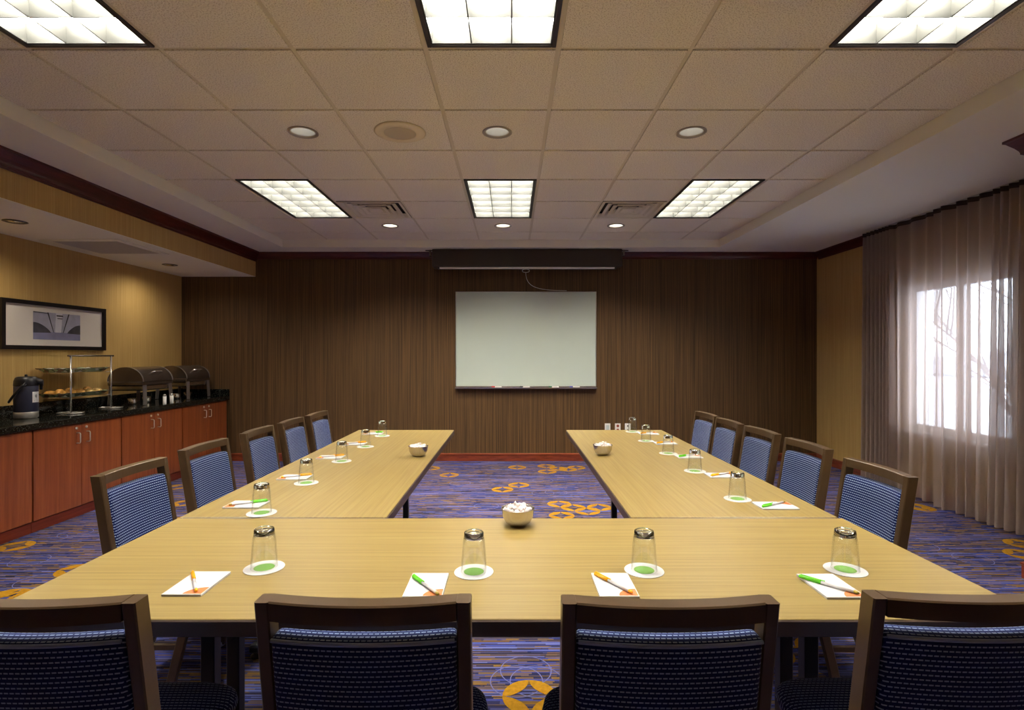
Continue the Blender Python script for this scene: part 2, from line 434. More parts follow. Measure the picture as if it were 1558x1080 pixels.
for (x, y) in ((74, 820), (115, 811), (45, 853), (56, 884), (826, 731), (826, 750), (846, 749), (800, 1020), (786, 1036), (1400, 830), (1480, 850), (1350, 900), (816, 1036), (700, 735), (740, 770)):
    fx, fy = fpix(x, y); zz += .00002; outline(fx, fy, z=zz)
floor = struct('floor', fl, ['carpet', 'ring_gold', 'ring_pale'], 'blue and ochre streaked carpet with gold ring motifs', 'carpet')
b = MB(); b.box(LEFT-.1, RIGHT+.1, REAR-.1, BACK+.1, -.2, -.004); struct('floor_slab', b, 'gyp', 'concrete slab under the carpet', 'floor')

b = MB(); b.box(LEFT, RIGHT+.3, BACK, BACK+.15, 0, 3.05); struct('wall_back', b, 'dark_wall', 'dark brown striped wallcovering wall behind the whiteboard', 'wall')
b = MB(); b.box(LEFT-.15, LEFT, REAR, BACK+.15, 0, 3.05); struct('wall_left', b, 'beige_wall', 'gold striped wallcovering wall above the sideboard', 'wall')
b = MB(); b.box(LEFT-.15, RIGHT+.3, REAR-.15, REAR, 0, 3.05); struct('wall_rear', b, 'beige_wall', 'gold wall behind the viewer', 'wall')
# right wall with the window opening, and the bump-out nearer the camera
WY0, WY1, WZ0, WZ1 = 4.17, 5.30, .62, 2.02
b = MB()
b.box(RIGHT, RIGHT+.2, WY1, BACK, 0, 3.05); b.box(RIGHT, RIGHT+.2, REAR, WY0, 0, 3.05)
b.box(RIGHT, RIGHT+.2, WY0, WY1, 0, WZ0); b.box(RIGHT, RIGHT+.2, WY0, WY1, WZ1, 3.05)
struct('wall_right', b, 'beige_wall', 'gold striped wall around the curtained window', 'wall')
b = MB(); b.box(3.10, RIGHT, REAR, 3.25, 0, 2.9); struct('wall_nib', b, 'beige_wall', 'projecting gold wall at the edge of the window bay', 'wall')
# bulkhead above the sideboard
BX, BZ = -3.257, 2.345
b = MB(); b.box(LEFT, BX, REAR, BACK, BZ+.004, 2.9); struct('wall_bulkhead', b, 'beige_wall', 'gold papered bulkhead above the sideboard', 'bulkhead')
b = MB(); b.box(LEFT, BX-.002, REAR, BACK, BZ, BZ+.004); struct('ceiling_bulkhead', b, 'gyp', 'white underside of the bulkhead', 'ceiling')
# gypsum border round the tile field
TX0, TX1, TY0, TY1 = -2.77, 2.515, -1.187, 6.55
b = MB()
b.box(BX, TX0, REAR, BACK, SOFF, 3.0); b.box(TX1, RIGHT, REAR, BACK, SOFF, 3.0)
b.box(TX0, TX1, TY1, BACK, SOFF, 3.0); b.box(TX0, TX1, REAR, TY0, SOFF, 3.0)
struct('ceiling_border', b, 'gyp', 'white gypsum border around the tile ceiling', 'ceiling')
b = MB(); b.box(LEFT-.1, RIGHT+.2, REAR-.1, BACK+.1, 3.0, 3.1); struct('ceiling_deck', b, 'vent_dark', 'dark deck above the tiles', 'ceiling')
# tiles and tees
gx = [-.393+.608*k for k in range(-4, 6)]; gx = [TX0]+[x for x in gx if TX0+.05 < x < TX1-.05]+[TX1]
gy = [2.473+.61*k for k in range(-6, 7)]; gy = [y for y in gy if y < TY1-.1]+[TY1]
def colx(k): return -.393+.608*k
def rowy(k): return 2.473+.61*k
TROF = [(-3, -2), (0, -2), (3, -2), (-3, 3), (0, 3), (3, 3)]
VENTS = [(-2, 4), (2, 4)]
CANS = [(-2, 1), (0, 1), (2, 1), (-2, 5), (0, 5), (2, 5)]
SPK = (-1, 1)
holes = set()
for c_, r_ in TROF: holes |= {(c_, r_), (c_, r_+1)}
for v in VENTS: holes.add(v)
b = MB()
def tile_hole(x0, x1, y0, y1, z, cx, cy, r):
    n = 32; inner = []; outer = []
    for k in range(n):
        a = 2*PI*(k+.5)/n; ca, sa = math.cos(a), math.sin(a)
        inner.append((cx+r*ca, cy+r*sa))
        t = min(((x1-cx)/ca if ca > 0 else (x0-cx)/ca) if abs(ca) > 1e-6 else 9, ((y1-cy)/sa if sa > 0 else (y0-cy)/sa) if abs(sa) > 1e-6 else 9)
        outer.append([cx+t*ca, cy+t*sa])
    for (px, py) in ((x0, y0), (x1, y0), (x1, y1), (x0, y1)):   # snap a ray to each corner
        i = min(range(n), key=lambda q: (outer[q][0]-px)**2+(outer[q][1]-py)**2); outer[i] = [px, py]
    for k in range(n):
        j = (k+1) % n
        b.poly([(*inner[k], z), (*outer[k], z), (*outer[j], z), (*inner[j], z)], 0)
    b.loops([[(x0, y0, z), (x1, y0, z), (x1, y1, z), (x0, y1, z)], [(x0, y0, z+.012), (x1, y0, z+.012), (x1, y1, z+.012), (x0, y1, z+.012)]], True, smooth=False)
ZT = GRID-.004
for i in range(len(gx)-1):
    for j in range(len(gy)-1):
        x0, x1, y0, y1 = gx[i]+.012, gx[i+1]-.012, gy[j]+.012, gy[j+1]-.012
        c_ = round((gx[i]+.393)/.608); r_ = round((gy[j]-2.473)/.61)
        if i == 0: c_ = -99
        if (c_, r_) in holes: continue
        if (c_, r_) in CANS: tile_hole(x0, x1, y0, y1, ZT, (gx[i]+gx[i+1])/2, (gy[j]+.305), .076)
        else: b.box(x0, x1, y0, y1, ZT, ZT+.014)
for x in gx: b.box(x-.012, x+.012, TY0, TY1, GRID+.003, GRID+.03, mi=1)
for y in gy:
    segs = []
    for i in range(len(gx)-1):
        c_ = round((gx[i]+.393)/.608) if i else -99; r_ = round((y-2.473)/.61)
        if any(c_ == tc and r_ == tr+1 for tc, tr in TROF): continue
        b.box(gx[i]+.012, gx[i+1]-.012, y-.012, y+.012, GRID+.003, GRID+.03, mi=1)
struct('ceiling', b, ['tile', 'tee'], 'grid ceiling of speckled mineral tiles', 'ceiling')

# crown and base mouldings
def crownprof(h=.115, p=.075):
    return [(0, 0), (p, 0), (p, -.014), (p*.86, -.02), (p*.72, -.034), (p*.5, -.055), (p*.34, -.075), (p*.28, -.088), (p*.28, -.097), (p*.14, -.104), (.008, -h), (0, -h)]
b = MB(); b.prism([(BX+x, SOFF+z) for x, z in crownprof()], 'Y', REAR, BACK); struct('trim_1', b, 'darkred', 'dark mahogany crown moulding along the bulkhead', 'moulding')
b = MB(); b.prism([(BACK-x*.7, SOFF+z*.75) for x, z in crownprof()], 'X', BX, RIGHT); struct('trim_2', b, 'darkred', 'dark mahogany crown moulding along the whiteboard wall', 'moulding')
b = MB(); b.prism([(RIGHT-x*.7, SOFF+z*.85) for x, z in crownprof()], 'Y', 3.25, BACK-.05); struct('trim_3', b, 'darkred', 'dark mahogany crown moulding above the window wall', 'moulding')
b = MB()
rings = []
for x, z in crownprof(.115, .08): rings.append((x, z))
n = len(rings)
path = [((3.10, REAR), (-1, 0)), ((3.10, 3.25), (-1, 1)), ((RIGHT, 3.25), (0, 1))]
b.loops([[(px+dx*x, py+dy*x, SOFF+z) for x, z in rings] for (px, py), (dx, dy) in path], True, True, True, smooth=False)
struct('trim_4', b, 'darkred', 'mahogany crown moulding wrapping the projecting wall corner', 'moulding')
def baseprof(h=.1): return [(0, 0), (.018, 0), (.018, h-.022), (.024, h-.018), (.022, h-.008), (.01, h), (0, h)]
b = MB(); b.prism([(BACK-x, z) for x, z in baseprof()], 'X', -3.60, RIGHT); struct('baseboard_back', b, 'redwood', 'cherry baseboard along the whiteboard wall', 'baseboard')
b = MB(); b.prism([(RIGHT-x, z) for x, z in baseprof()], 'Y', 3.25, BACK-.02); struct('baseboard_right', b, 'redwood', 'cherry baseboard under the window', 'baseboard')
b = MB(); b.loops([[(px+dx*x, py+dy*x, z) for x, z in baseprof()] for (px, py), (dx, dy) in path], True, True, True, smooth=False)
struct('baseboard_nib', b, 'redwood', 'cherry baseboard around the projecting wall corner', 'baseboard')

# ------------------------------------------------------------------ window and what lies outside
w = bpy.data.objects.new('window_1', None); C.objects.link(w); tag(w, 'white framed sliding window behind the sheer curtains', 'window', kind='structure')
b = MB(); XF0, XF1 = RIGHT+.03, RIGHT+.10
b.box(XF0, XF1, WY0, WY0+.065, WZ0, WZ1, .004); b.box(XF0, XF1, WY1-.065, WY1, WZ0, WZ1, .004)
b.box(XF0, XF1, WY0+.065, WY1-.065, WZ0, WZ0+.065, .004); b.box(XF0, XF1, WY0+.065, WY1-.065, WZ1-.065, WZ1, .004)
b.box(XF0, XF1, 4.69, 4.76, WZ0+.065, WZ1-.065, .004)
b.build('window_frame', 'vinyl', w)
b = MB(); b.box(RIGHT+.06, RIGHT+.065, WY0+.065, 4.69, WZ0+.065, WZ1-.065); b.build('window_pane', 'pane', w)
b = MB(); b.box(RIGHT+.06, RIGHT+.065, 4.76, WY1-.065, WZ0+.065, WZ1-.065); b.build('window_pane', 'pane', w)
b = MB(); b.box(RIGHT-.045, RIGHT+.03, WY0-.04, WY1+.04, WZ0-.03, WZ0, .004); b.build('window_sill', 'sill', w)
b = MB()
b.box(RIGHT-.003, RIGHT+.2, WY1-.008, WY1, WZ0+.001, WZ1); b.box(RIGHT-.003, RIGHT+.2, WY0, WY0+.008, WZ0+.001, WZ1)
b.box(RIGHT-.003, RIGHT+.2, WY0+.008, WY1-.008, WZ1-.008, WZ1); b.box(RIGHT+.031, RIGHT+.2, WY0+.008, WY1-.008, WZ0, WZ0+.008); b.build('window_reveal', 'sill', w)
b = MB(); b.box(XF0-.012, XF0, 4.72, 4.735, 1.22, 1.30, .002); b.build('window_latch', 'alu', w)
b = MB(); b.poly([(RIGHT+.3, -60, -3.2), (130, -60, -3.2), (130, 130, -3.2), (RIGHT+.3, 130, -3.2)]); struct('ground', b, 'snow', 'snow covered ground outside the window', 'ground')
b = MB()
for k in range(26):
    y0 = -40+k*6.5; h = R.uniform(2.6, 5.2)
    b.box(95, 99, y0, y0+6.2, -3.2, h-2.0, .6)
o = b.build('hill', 'ridge'); tag(o, 'hazy grey treeline on the horizon outside the window', 'treeline', kind='stuff')
def tree(x, y, h, seed, label):
    rr = random.Random(seed); b = MB()
    def branch(p, d, ln, r, lev):
        pts = [p]; q = p; dd = d
        for k in range(4):
            dd = (dd+Vector((rr.uniform(-.14, .14), rr.uniform(-.14, .14), rr.uniform(-.02, .12)))).normalized(); q = q+dd*ln/4; pts.append(q)
        b.tube(pts, r, 5 if lev else 8, caps=False, radii=[r*(1-.16*k) for k in range(5)])
        if lev < 4:
            for k in range(4 if lev < 2 else 3):
                t = rr.uniform(.35, 1); i = min(3, int(t*4)); o_ = pts[i].lerp(pts[i+1], t*4-i)
                a = rr.uniform(0, 2*PI); nd = (dd+Vector((math.cos(a), math.sin(a), rr.uniform(-.1, .5)))*.85).normalized()
                branch(o_, nd, ln*rr.uniform(.5, .7), r*.5, lev+1)
    branch(Vector((x, y, -3.2)), Vector((0, 0, 1)), h*.5, .10, 0)
    tag(b.build('bare_tree', 'bark'), label, 'tree', 'bare trees outside the window')
tree(11.5, 11.5, 8.4, 3, 'bare winter tree seen through the window pane beside the whiteboard wall')
tree(10.0, 8.7, 8.0, 8, 'bare winter tree seen through the window pane farther from the whiteboard wall')

# ------------------------------------------------------------------ ceiling fittings
def make_troffer():
    t = thing('ceiling_troffer', '', 'ceiling light', (0, 0, 0), 0, 'recessed fluorescent troffers')
    W, Ln = .584, 1.194                        # opening; origin at its centre on the ceiling face
    b = MB()
    for sx in (-1, 1): b.box(min(sx*W/2, sx*(W/2-.02)), max(sx*W/2, sx*(W/2-.02)), -Ln/2, Ln/2, -.006, .05, .002)
    for sy in (-1, 1): b.box(-W/2+.02, W/2-.02, min(sy*Ln/2, sy*(Ln/2-.02)), max(sy*Ln/2, sy*(Ln/2-.02)), -.006, .05, .002)
    b.build('frame', 'frame_dark', t)
    b = MB(); b.box(-W/2+.002, W/2-.002, -Ln/2+.002, Ln/2-.002, .160, .164)
    for sx in (-1, 1): b.box(min(sx*(W/2-.003), sx*(W/2-.006)), max(sx*(W/2-.003), sx*(W/2-.006)), -Ln/2+.003, Ln/2-.003, .086, .160)
    for sy in (-1, 1): b.box(-W/2+.006, W/2-.006, min(sy*(Ln/2-.003), sy*(Ln/2-.006)), max(sy*(Ln/2-.003), sy*(Ln/2-.006)), .086, .160)
    b.build('reflector', 'pan_glow', t)  # the pan itself glows instead of reflecting the tubes
    b = MB(); b.box(-W/2, W/2, -Ln/2, Ln/2, .166, .170)
    for sx in (-1, 1): b.box(min(sx*W/2, sx*(W/2-.002)), max(sx*W/2, sx*(W/2-.002)), -Ln/2, Ln/2, .05, .166)
    for sy in (-1, 1): b.box(-W/2+.002, W/2-.002, min(sy*Ln/2, sy*(Ln/2-.002)), max(sy*Ln/2, sy*(Ln/2-.002)), .05, .166)
    b.build('housing', 'frame_dark', t)
    iw, il = W-.04, Ln-.04
    lv = MB()
    for k in (0, 1, 2, 3):
        x = -iw/2+iw*k/3+(.004 if k == 0 else -.004 if k == 3 else 0); lv.prism([(x-.0026, .0), (x+.0026, .0), (x+.006, .085), (x-.006, .085)], 'Y', -il/2, il/2)
    for k in range(0, 7):
        y = -il/2+il*k/6+(.004 if k == 0 else -.004 if k == 6 else 0)
        lv.prism([(y-.0022, .0), (y+.0022, .0), (y+.006, .03), (y+.012, .085), (y-.012, .085), (y-.006, .03)], 'X', -iw/2, iw/2)
    lv.build('louver', 'blade', t)
    for k in range(3):
        x = -iw/2+iw*(k+.5)/3
        b = MB(); b.lathe([(.013, -il/2+.03), (.013, il/2-.03)], 12, (x, 0, .122), axis='Y'); tb = b.build('lamp_tube', 'tube', t)
        for sy in (-1, 1):
            b = MB(); b.box(x-.018, x+.018, sy*(il/2-.014)-.014, sy*(il/2-.014)+.014, .095, .158, .002); b.build('lamp_socket', 'white', tb)
    return t
tr = make_troffer()
TL = ['fluorescent ceiling troffer over the cross table on the sideboard side', 'fluorescent ceiling troffer over the middle of the cross table', 'fluorescent ceiling troffer over the cross table on the window side',
      'fluorescent ceiling troffer by the whiteboard wall on the sideboard side', 'fluorescent ceiling troffer facing the middle of the projection screen', 'fluorescent ceiling troffer by the whiteboard wall on the window side']
for k, (c_, r_) in enumerate(TROF):
    loc = (colx(c_)+.304, rowy(r_)+.61, GRID)
    o = tr if k == 0 else dup(tr, loc)
    o.location = loc; o['label'] = TL[k]

def spot(x, y, z, watts, col=(1, .88, .70), ang=125):
    l = bpy.data.lights.new('downlight_beam', 'SPOT'); l.energy = watts; l.color = col; l.spot_size = math.radians(ang); l.spot_blend = .9; l.shadow_soft_size = .05
    o = bpy.data.objects.new('downlight_beam', l); C.objects.link(o); o.location = (x, y, z)
def make_can(lamp):
    t = thing('ceiling_downlight', '', 'downlight', (0, 0, 0), 0, 'round recessed downlights')
    b = MB(); b.lathe([(.076, .0), (.092, -.001), (.093, -.006), (.088, -.008), (.074, -.005), (.072, .004)], 40, cap0=False, cap1=False); b.build('trim_ring', 'can_trim', t)
    b = MB(); b.lathe([(.075, -.002), (.072, .03), (.064, .07), (.05, .11), (.046, .125)], 40, cap0=False, cap1=False); rf = b.build('reflector', 'can', t)
    b = MB(); b.lathe([(.0, .058), (.022, .062), (.034, .08), (.03, .105), (.02, .124)], 24, cap0=False, cap1=False); b.build('lamp', lamp, t)
    return t
CL = ['round downlight over the sideboard side, level with the ceiling speaker', 'round downlight above the bowl on the cross table', 'round downlight over the window side, level with the ceiling speaker',
      'round downlight by the whiteboard wall beside the sideboard side vent', 'round downlight straight before the projection screen', 'round downlight by the whiteboard wall beside the window side vent']
cd, cb = make_can('can_dim'), make_can('can_lamp')
for k, (c_, r_) in enumerate(CANS):
    src = cd if k < 3 else cb; loc = (colx(c_)+.304, rowy(r_)+.305, ZT)
    o = src if k in (0, 3) else dup(src, loc)
    o.location = loc; o['label'] = CL[k]; spot(loc[0], loc[1], loc[2]-.012, 14 if k < 3 else 26)

sp = thing('ceiling_speaker', 'round beige ceiling speaker between two downlights', 'speaker', (colx(-1)+.304, rowy(1)+.305, ZT))
b = MB(); b.lathe([(.0, 0), (.158, 0), (.160, -.004), (.150, -.010), (.10, -.012), (.098, -.010)], 48, cap0=False, cap1=False); b.build('speaker_plate', 'speaker_beige', sp)
b = MB(); b.lathe([(.0, -.014), (.09, -.013), (.099, -.009)], 48, cap0=False, cap1=False); b.build('speaker_grille', 'speaker_mesh', sp)

def make_vent():
    t = thing('ceiling_vent', '', 'ceiling vent', (0, 0, 0), 0, 'square air diffusers')
    H = .292
    def ring(bm, a, za, b_, zb):
        ra = [(-a, -a, za), (a, -a, za), (a, a, za), (-a, a, za)]; rb = [(-b_, -b_, zb), (b_, -b_, zb), (b_, b_, zb), (-b_, b_, zb)]
        bm.loops([ra, rb], True, smooth=False)
    b = MB(); ring(b, H, -.002, H, -.008); ring(b, H, -.008, H-.022, -.008); ring(b, H-.022, -.008, H-.05, .03); b.build('vent_frame', 'vent', t)
    for k, a in enumerate((.205, .145, .085)):
        b = MB(); ring(b, a+.03, -.006, a, -.004); ring(b, a, -.004, a-.04, .035); ring(b, a+.03, -.006, a+.03, -.003); b.build('vent_louver', 'vent', t)
    b = MB(); b.box(-.062, .062, -.062, .062, -.004, 0, .001); b.build('vent_plate', 'vent', t)
    b = MB(); b.box(-H, H, -H, H, .06, .065)
    for s_ in (-1, 1):
        b.box(min(s_*H, s_*(H-.002)), max(s_*H, s_*(H-.002)), -H, H, -.001, .06); b.box(-H+.002, H-.002, min(s_*H, s_*(H-.002)), max(s_*H, s_*(H-.002)), -.001, .06)
    b.build('throat', 'vent_dark', t)
    return t
vt = make_vent()
for k, (c_, r_) in enumerate(VENTS):
    loc = (colx(c_)+.304, rowy(r_)+.305, GRID); o = vt if k == 0 else dup(vt, loc); o.location = loc
    o['label'] = ('square air vent beside the troffer on the sideboard side', 'square air vent beside the troffer on the window side')[k]

# bulkhead spots and return grille
sl = thing('recessed_spotlight', 'small recessed spotlight in the bulkhead over the coffee pot', 'spotlight', (-3.715, 4.05, BZ), 0, 'small spotlights in the bulkhead')
b = MB(); b.lathe([(.075, 0), (.076, -.004), (.06, -.008), (.05, -.003)], 32, cap0=False, cap1=False); b.build('trim_ring', 'spot_dark', sl)
b = MB(); b.lathe([(.0, -.012), (.02, -.011), (.038, -.005), (.05, -.001)], 24, cap0=False, cap1=False); b.build('lamp', 'chrome', sl)
spot(-3.715, 4.05, BZ-.02, 15, ang=165); spot(-3.775, 5.98, BZ-.02, 11, ang=165)
dup(sl, (-3.775, 5.98, BZ), label='small recessed spotlight in the bulkhead over the warming dishes')
g = thing('air_return_grille', 'square grey return air grille under the bulkhead', 'air grille', (-3.725, 5.0, BZ))
b = MB()
for sx in (-1, 1): b.box(sx*.318-.03, sx*.318+.03, -.345, .345, -.01, 0, .003)
for sy in (-1, 1): b.box(-.288, .288, sy*.315-.03, sy*.315+.03, -.01, 0, .003)
b.build('grille_frame', 'gyp', g)
b = MB()
for k in range(46): y = -.284+.568*k/45; b.box(-.288, .288, y-.0025, y+.0025, -.008, -.001)
b.box(-.288, .288, -.285, .285, -.0015, -.0005); b.build('grille_face', 'grille', g)

# ------------------------------------------------------------------ whiteboard wall
wb = thing('whiteboard', 'large wall mounted whiteboard with aluminium pen tray', 'whiteboard', (.185, BACK-.001, .947))
b = MB(); b.box(-.885, .885, -.018, -.002, .012, 1.196); b.build('board_surface', 'board', wb)
b = MB(); b.box(-.895, -.885, -.024, 0, 0, 1.206, .002); b.box(.885, .895, -.024, 0, 0, 1.206, .002); b.box(-.885, .885, -.024, 0, 1.196, 1.206, .002); b.box(-.885, .885, -.024, 0, 0, .012, .002); b.build('board_frame', 'alu', wb)
b = MB(); b.prism([(0, -.03), (-.07, -.022), (-.078, -.008), (-.074, -.006), (-.066, -.014), (0, -.014)], 'X', -.895, .895); b.build('pen_tray', 'alu', wb)
for x, m, nm in ((756, 'mk_red', 'red'), (799, 'mk_black', 'black'), (843, 'mk_green', 'green'), (875, 'mk_blue', 'blue')):
    X = (x-CX)*6.84/F
    t = thing('dry_erase_marker', f'white dry-erase marker with {nm} cap on the whiteboard tray', 'marker', (X, BACK-.035, .9435), 0, 'markers on the whiteboard tray')
    b = MB(); b.lathe([(.0085, -.03), (.0085, .055), (.006, .06)], 12, axis='X'); b.build('barrel', 'white', t)
    b = MB(); b.lathe([(.0095, -.068), (.0095, -.026)], 12, axis='X'); b.build('cap', m, t)
ps = thing('projection_screen', 'dark brown pull-down projection screen case under the ceiling', 'projection screen', (.193, 6.72, 2.41))
b = MB(); b.box(-1.165, 1.165, -.10, .11, .02, .236, .006); b.build('case', 'screen_case', ps)
b = MB(); b.box(-1.10, 1.10, -.06, .0, .0, .02, .002); b.build('case_lip', 'plastic_black', ps)
b = MB(); b.box(-1.075, 1.075, -.085, -.062, -.004, .018, .004); hb = b.build('hem_bar', 'white', ps)
hx = (800-CX)*6.65/F-.193
b = MB(); b.tube([(hx+.045*math.cos(a), -.075, -.028+.02*math.sin(a)) for a in [2*PI*k/20 for k in range(20)]], .004, 6, closed=True); b.build('pull_ring', 'alu', ps)
b = MB()
p0 = Vector((hx, -.075, -.05)); pts = []
for k in range(25):
    t = k/24; pts.append((hx+.02*t+.5*t**2.2, -.075+.19*t, -.05-.2*(1-(1-t)**2.6)))
b.tube(pts, .0035, 6); b.build('pull_cord', 'alu', ps)
for sx in (-1, 1):
    b = MB(); b.box(sx*1.2-.012, sx*1.2+.012, -.02, .02, .17, .242, .002); b.box(min(sx*1.165, sx*1.212), max(sx*1.165, sx*1.212), -.02, .02, .165, .175, .002)
    b.box(sx*1.21-.05, sx*1.21+.05, -.01, .01, .23, .2415, .002); b.build('hanging_bracket', 'steel_dark', ps)
for x, kind, lab in ((924.8, 0, 'white wall plate with grey insert beside the red sockets'), (940.3, 1, 'white outlet plate with two red sockets'), (955.5, 2, 'white wall plate with black jacks beside the red sockets')):
    X = (x-CX)*6.87/F
    t = thing('wall_outlet', lab, 'wall outlet', (X, BACK, .42), 0, 'wall plates low on the whiteboard wall')
    b = MB(); b.box(-.036, .036, -.006, 0, -.058, .058, .002); b.build('cover_plate', 'white', t)
    if kind == 0:
        b = MB(); b.box(-.018, .018, -.009, -.006, -.036, .036, .001); b.build('insert', 'socket_grey', t)
    for z in (.026, -.026):
        if kind == 0: continue
        b = MB(); b.lathe([(.017, -.009), (.017, -.005)] if kind == 1 else [(.009, -.009), (.009, -.005)], 20, (0, 0, z), axis='Y'); b.build('socket', 'brownred' if kind == 1 else 'plastic_black', t)

# ------------------------------------------------------------------ curtains
ct = thing('curtain_track', 'long curtain track with white carriers under the ceiling', 'curtain rail', (3.80, 0, 0))
b = MB(); b.box(-.016, .016, 3.36, 5.82, 2.636, 2.652, .002); b.build('rail', 'sill', ct)
def curtain(label, spans, seed, lead, loff):
    rr = random.Random(seed)
    pts = []; y = spans[0][0]; ph = 0.
    for (ya, yb, lam, amp, off) in spans:
        n = int(abs(yb-ya)/.0065)
        for k in range(n):
            yy = ya+(yb-ya)*k/n
            ph += 2*PI*abs(yb-ya)/n/lam*(1+.28*math.sin(yy*9.1+seed)+.16*math.sin(yy*23+1.3*seed)); e_ = abs(yy-lead); q_ = min(1, .22+e_/.14); pts.append((yy, ph, amp*q_, off+(loff*(1-min(1, e_/.2)))))
    rings = []; NZ = 26
    for i in range(NZ+1):
        z = .012+(2.60-.012)*i/NZ; t = 1-i/NZ
        row = []
        for (yy, p, amp, off) in pts:
            a = amp*(.62+.5*t+.25*math.sin(yy*3.1+seed))
            x = 3.775+off+a*math.sin(p+.35*t*math.sin(yy*4+seed))+.010*t*math.sin(yy*7.7+seed*2)
            row.append((min(x, RIGHT-.03), yy+.012*t*math.sin(p*2+1)+.018*t*math.sin(yy*5+seed), z+.014*math.sin(yy*2.3+seed)*t))
        rings.append(row)
    b = MB(); b.loops(rings, False); cu = b.build('sheer_curtain', 'sheer', fix=False); tag(cu, label, 'curtain', 'sheer curtains at the window')
    top = rings[-1]; b = MB()
    b.loops([[(x-.004, y, 2.592) for x, y, z in top], [(x-.004, y, 2.632) for x, y, z in top], [(x+.004, y, 2.632) for x, y, z in top], [(x+.004, y, 2.592) for x, y, z in top]], False)
    b.build('heading_tape', 'heading', cu)
    return cu
curtain('sheer taupe curtain panel gathered beside the whiteboard wall', [(5.80, 5.34, .062, .055, .0), (5.34, 4.745, .15, .040, .0)], 2., 4.745, .02)
curtain('sheer taupe curtain panel gathered beside the projecting wall', [(4.785, 4.22, .14, .042, -.012), (4.22, 3.38, .055, .058, -.012)], 5., 4.785, -.03)
b = MB()
for k in range(46): y = 3.45+k*.052; b.box(-.006, .006, y-.01, y+.01, 2.633, 2.64)
b.build('carrier', 'white', ct)

# ------------------------------------------------------------------ tables
def table(label, L_, W_, loc, rz, wood):
    """length along local X"""
    t = thing('conference_table', label, 'table', loc, rz, 'conference tables in a U')
    H = .735
    b = MB(); b.box(-L_/2+.003, L_/2-.003, -W_/2+.003, W_/2-.003, H-.034, H, .0015); b.build('tabletop', wood, t)
    b = MB()
    e = .012
    for s_ in (-1, 1):
        b.box(-L_/2, L_/2, min(s_*W_/2, s_*(W_/2-e)), max(s_*W_/2, s_*(W_/2-e)), H-.041, H-.002, .003)
        b.box(min(s_*L_/2, s_*(L_/2-e)), max(s_*L_/2, s_*(L_/2-e)), -W_/2+e, W_/2-e, H-.041, H-.002, .003)
    b.build('edge_band', 'edge', t)
    for sx in (-1, 1):
        lx = sx*(L_/2-.38)
        for sy in (-1, 1):
            b = MB(); b.box(lx-.02, lx+.02, sy*.07-.02, sy*.07+.02, .05, H-.036, .003); lg = b.build('leg', 'black', t)
        b = MB(); b.box(lx-.028, lx+.028, -.30, .30, .03, .062, .006); ft = b.build('foot', 'black', t)
        for sy in (-1, 1):
            b = MB(); b.lathe([(.022, 0), (.022, .012), (.01, .016), (.01, .034)], 16, (lx, sy*.28, 0)); b.build('glide', 'plastic_black', ft)
        b = MB(); b.bar([(lx-sx*.015, .03, H-.26), (lx-sx*.22, .03, H-.05)], .022, .012, (0, 1, 0)); b.build('brace', 'black', t)
        b = MB(); b.box(lx-.03, lx+.03, -.24, .24, H-.06, H-.034, .003); b.build('mounting_rail', 'black', t)
    return t
TD0, TD1, TD2 = 1.237, 2.018, 4.41
table('long cross table with oak laminate top between the facing wing tables', 2.48, TD1-TD0-.004, (-.005, (TD0+TD1)/2, 0), 0, 'wood_x')
table('oak laminate wing table on the sideboard side', TD2-TD1-.006, .78, (-.855, (TD1+.006+TD2)/2, 0), PI/2, 'wood_x')
table('oak laminate wing table on the window side', TD2-TD1-.006, .78, (.835, (TD1+.006+TD2)/2, 0), PI/2, 'wood_x')
TT = .735

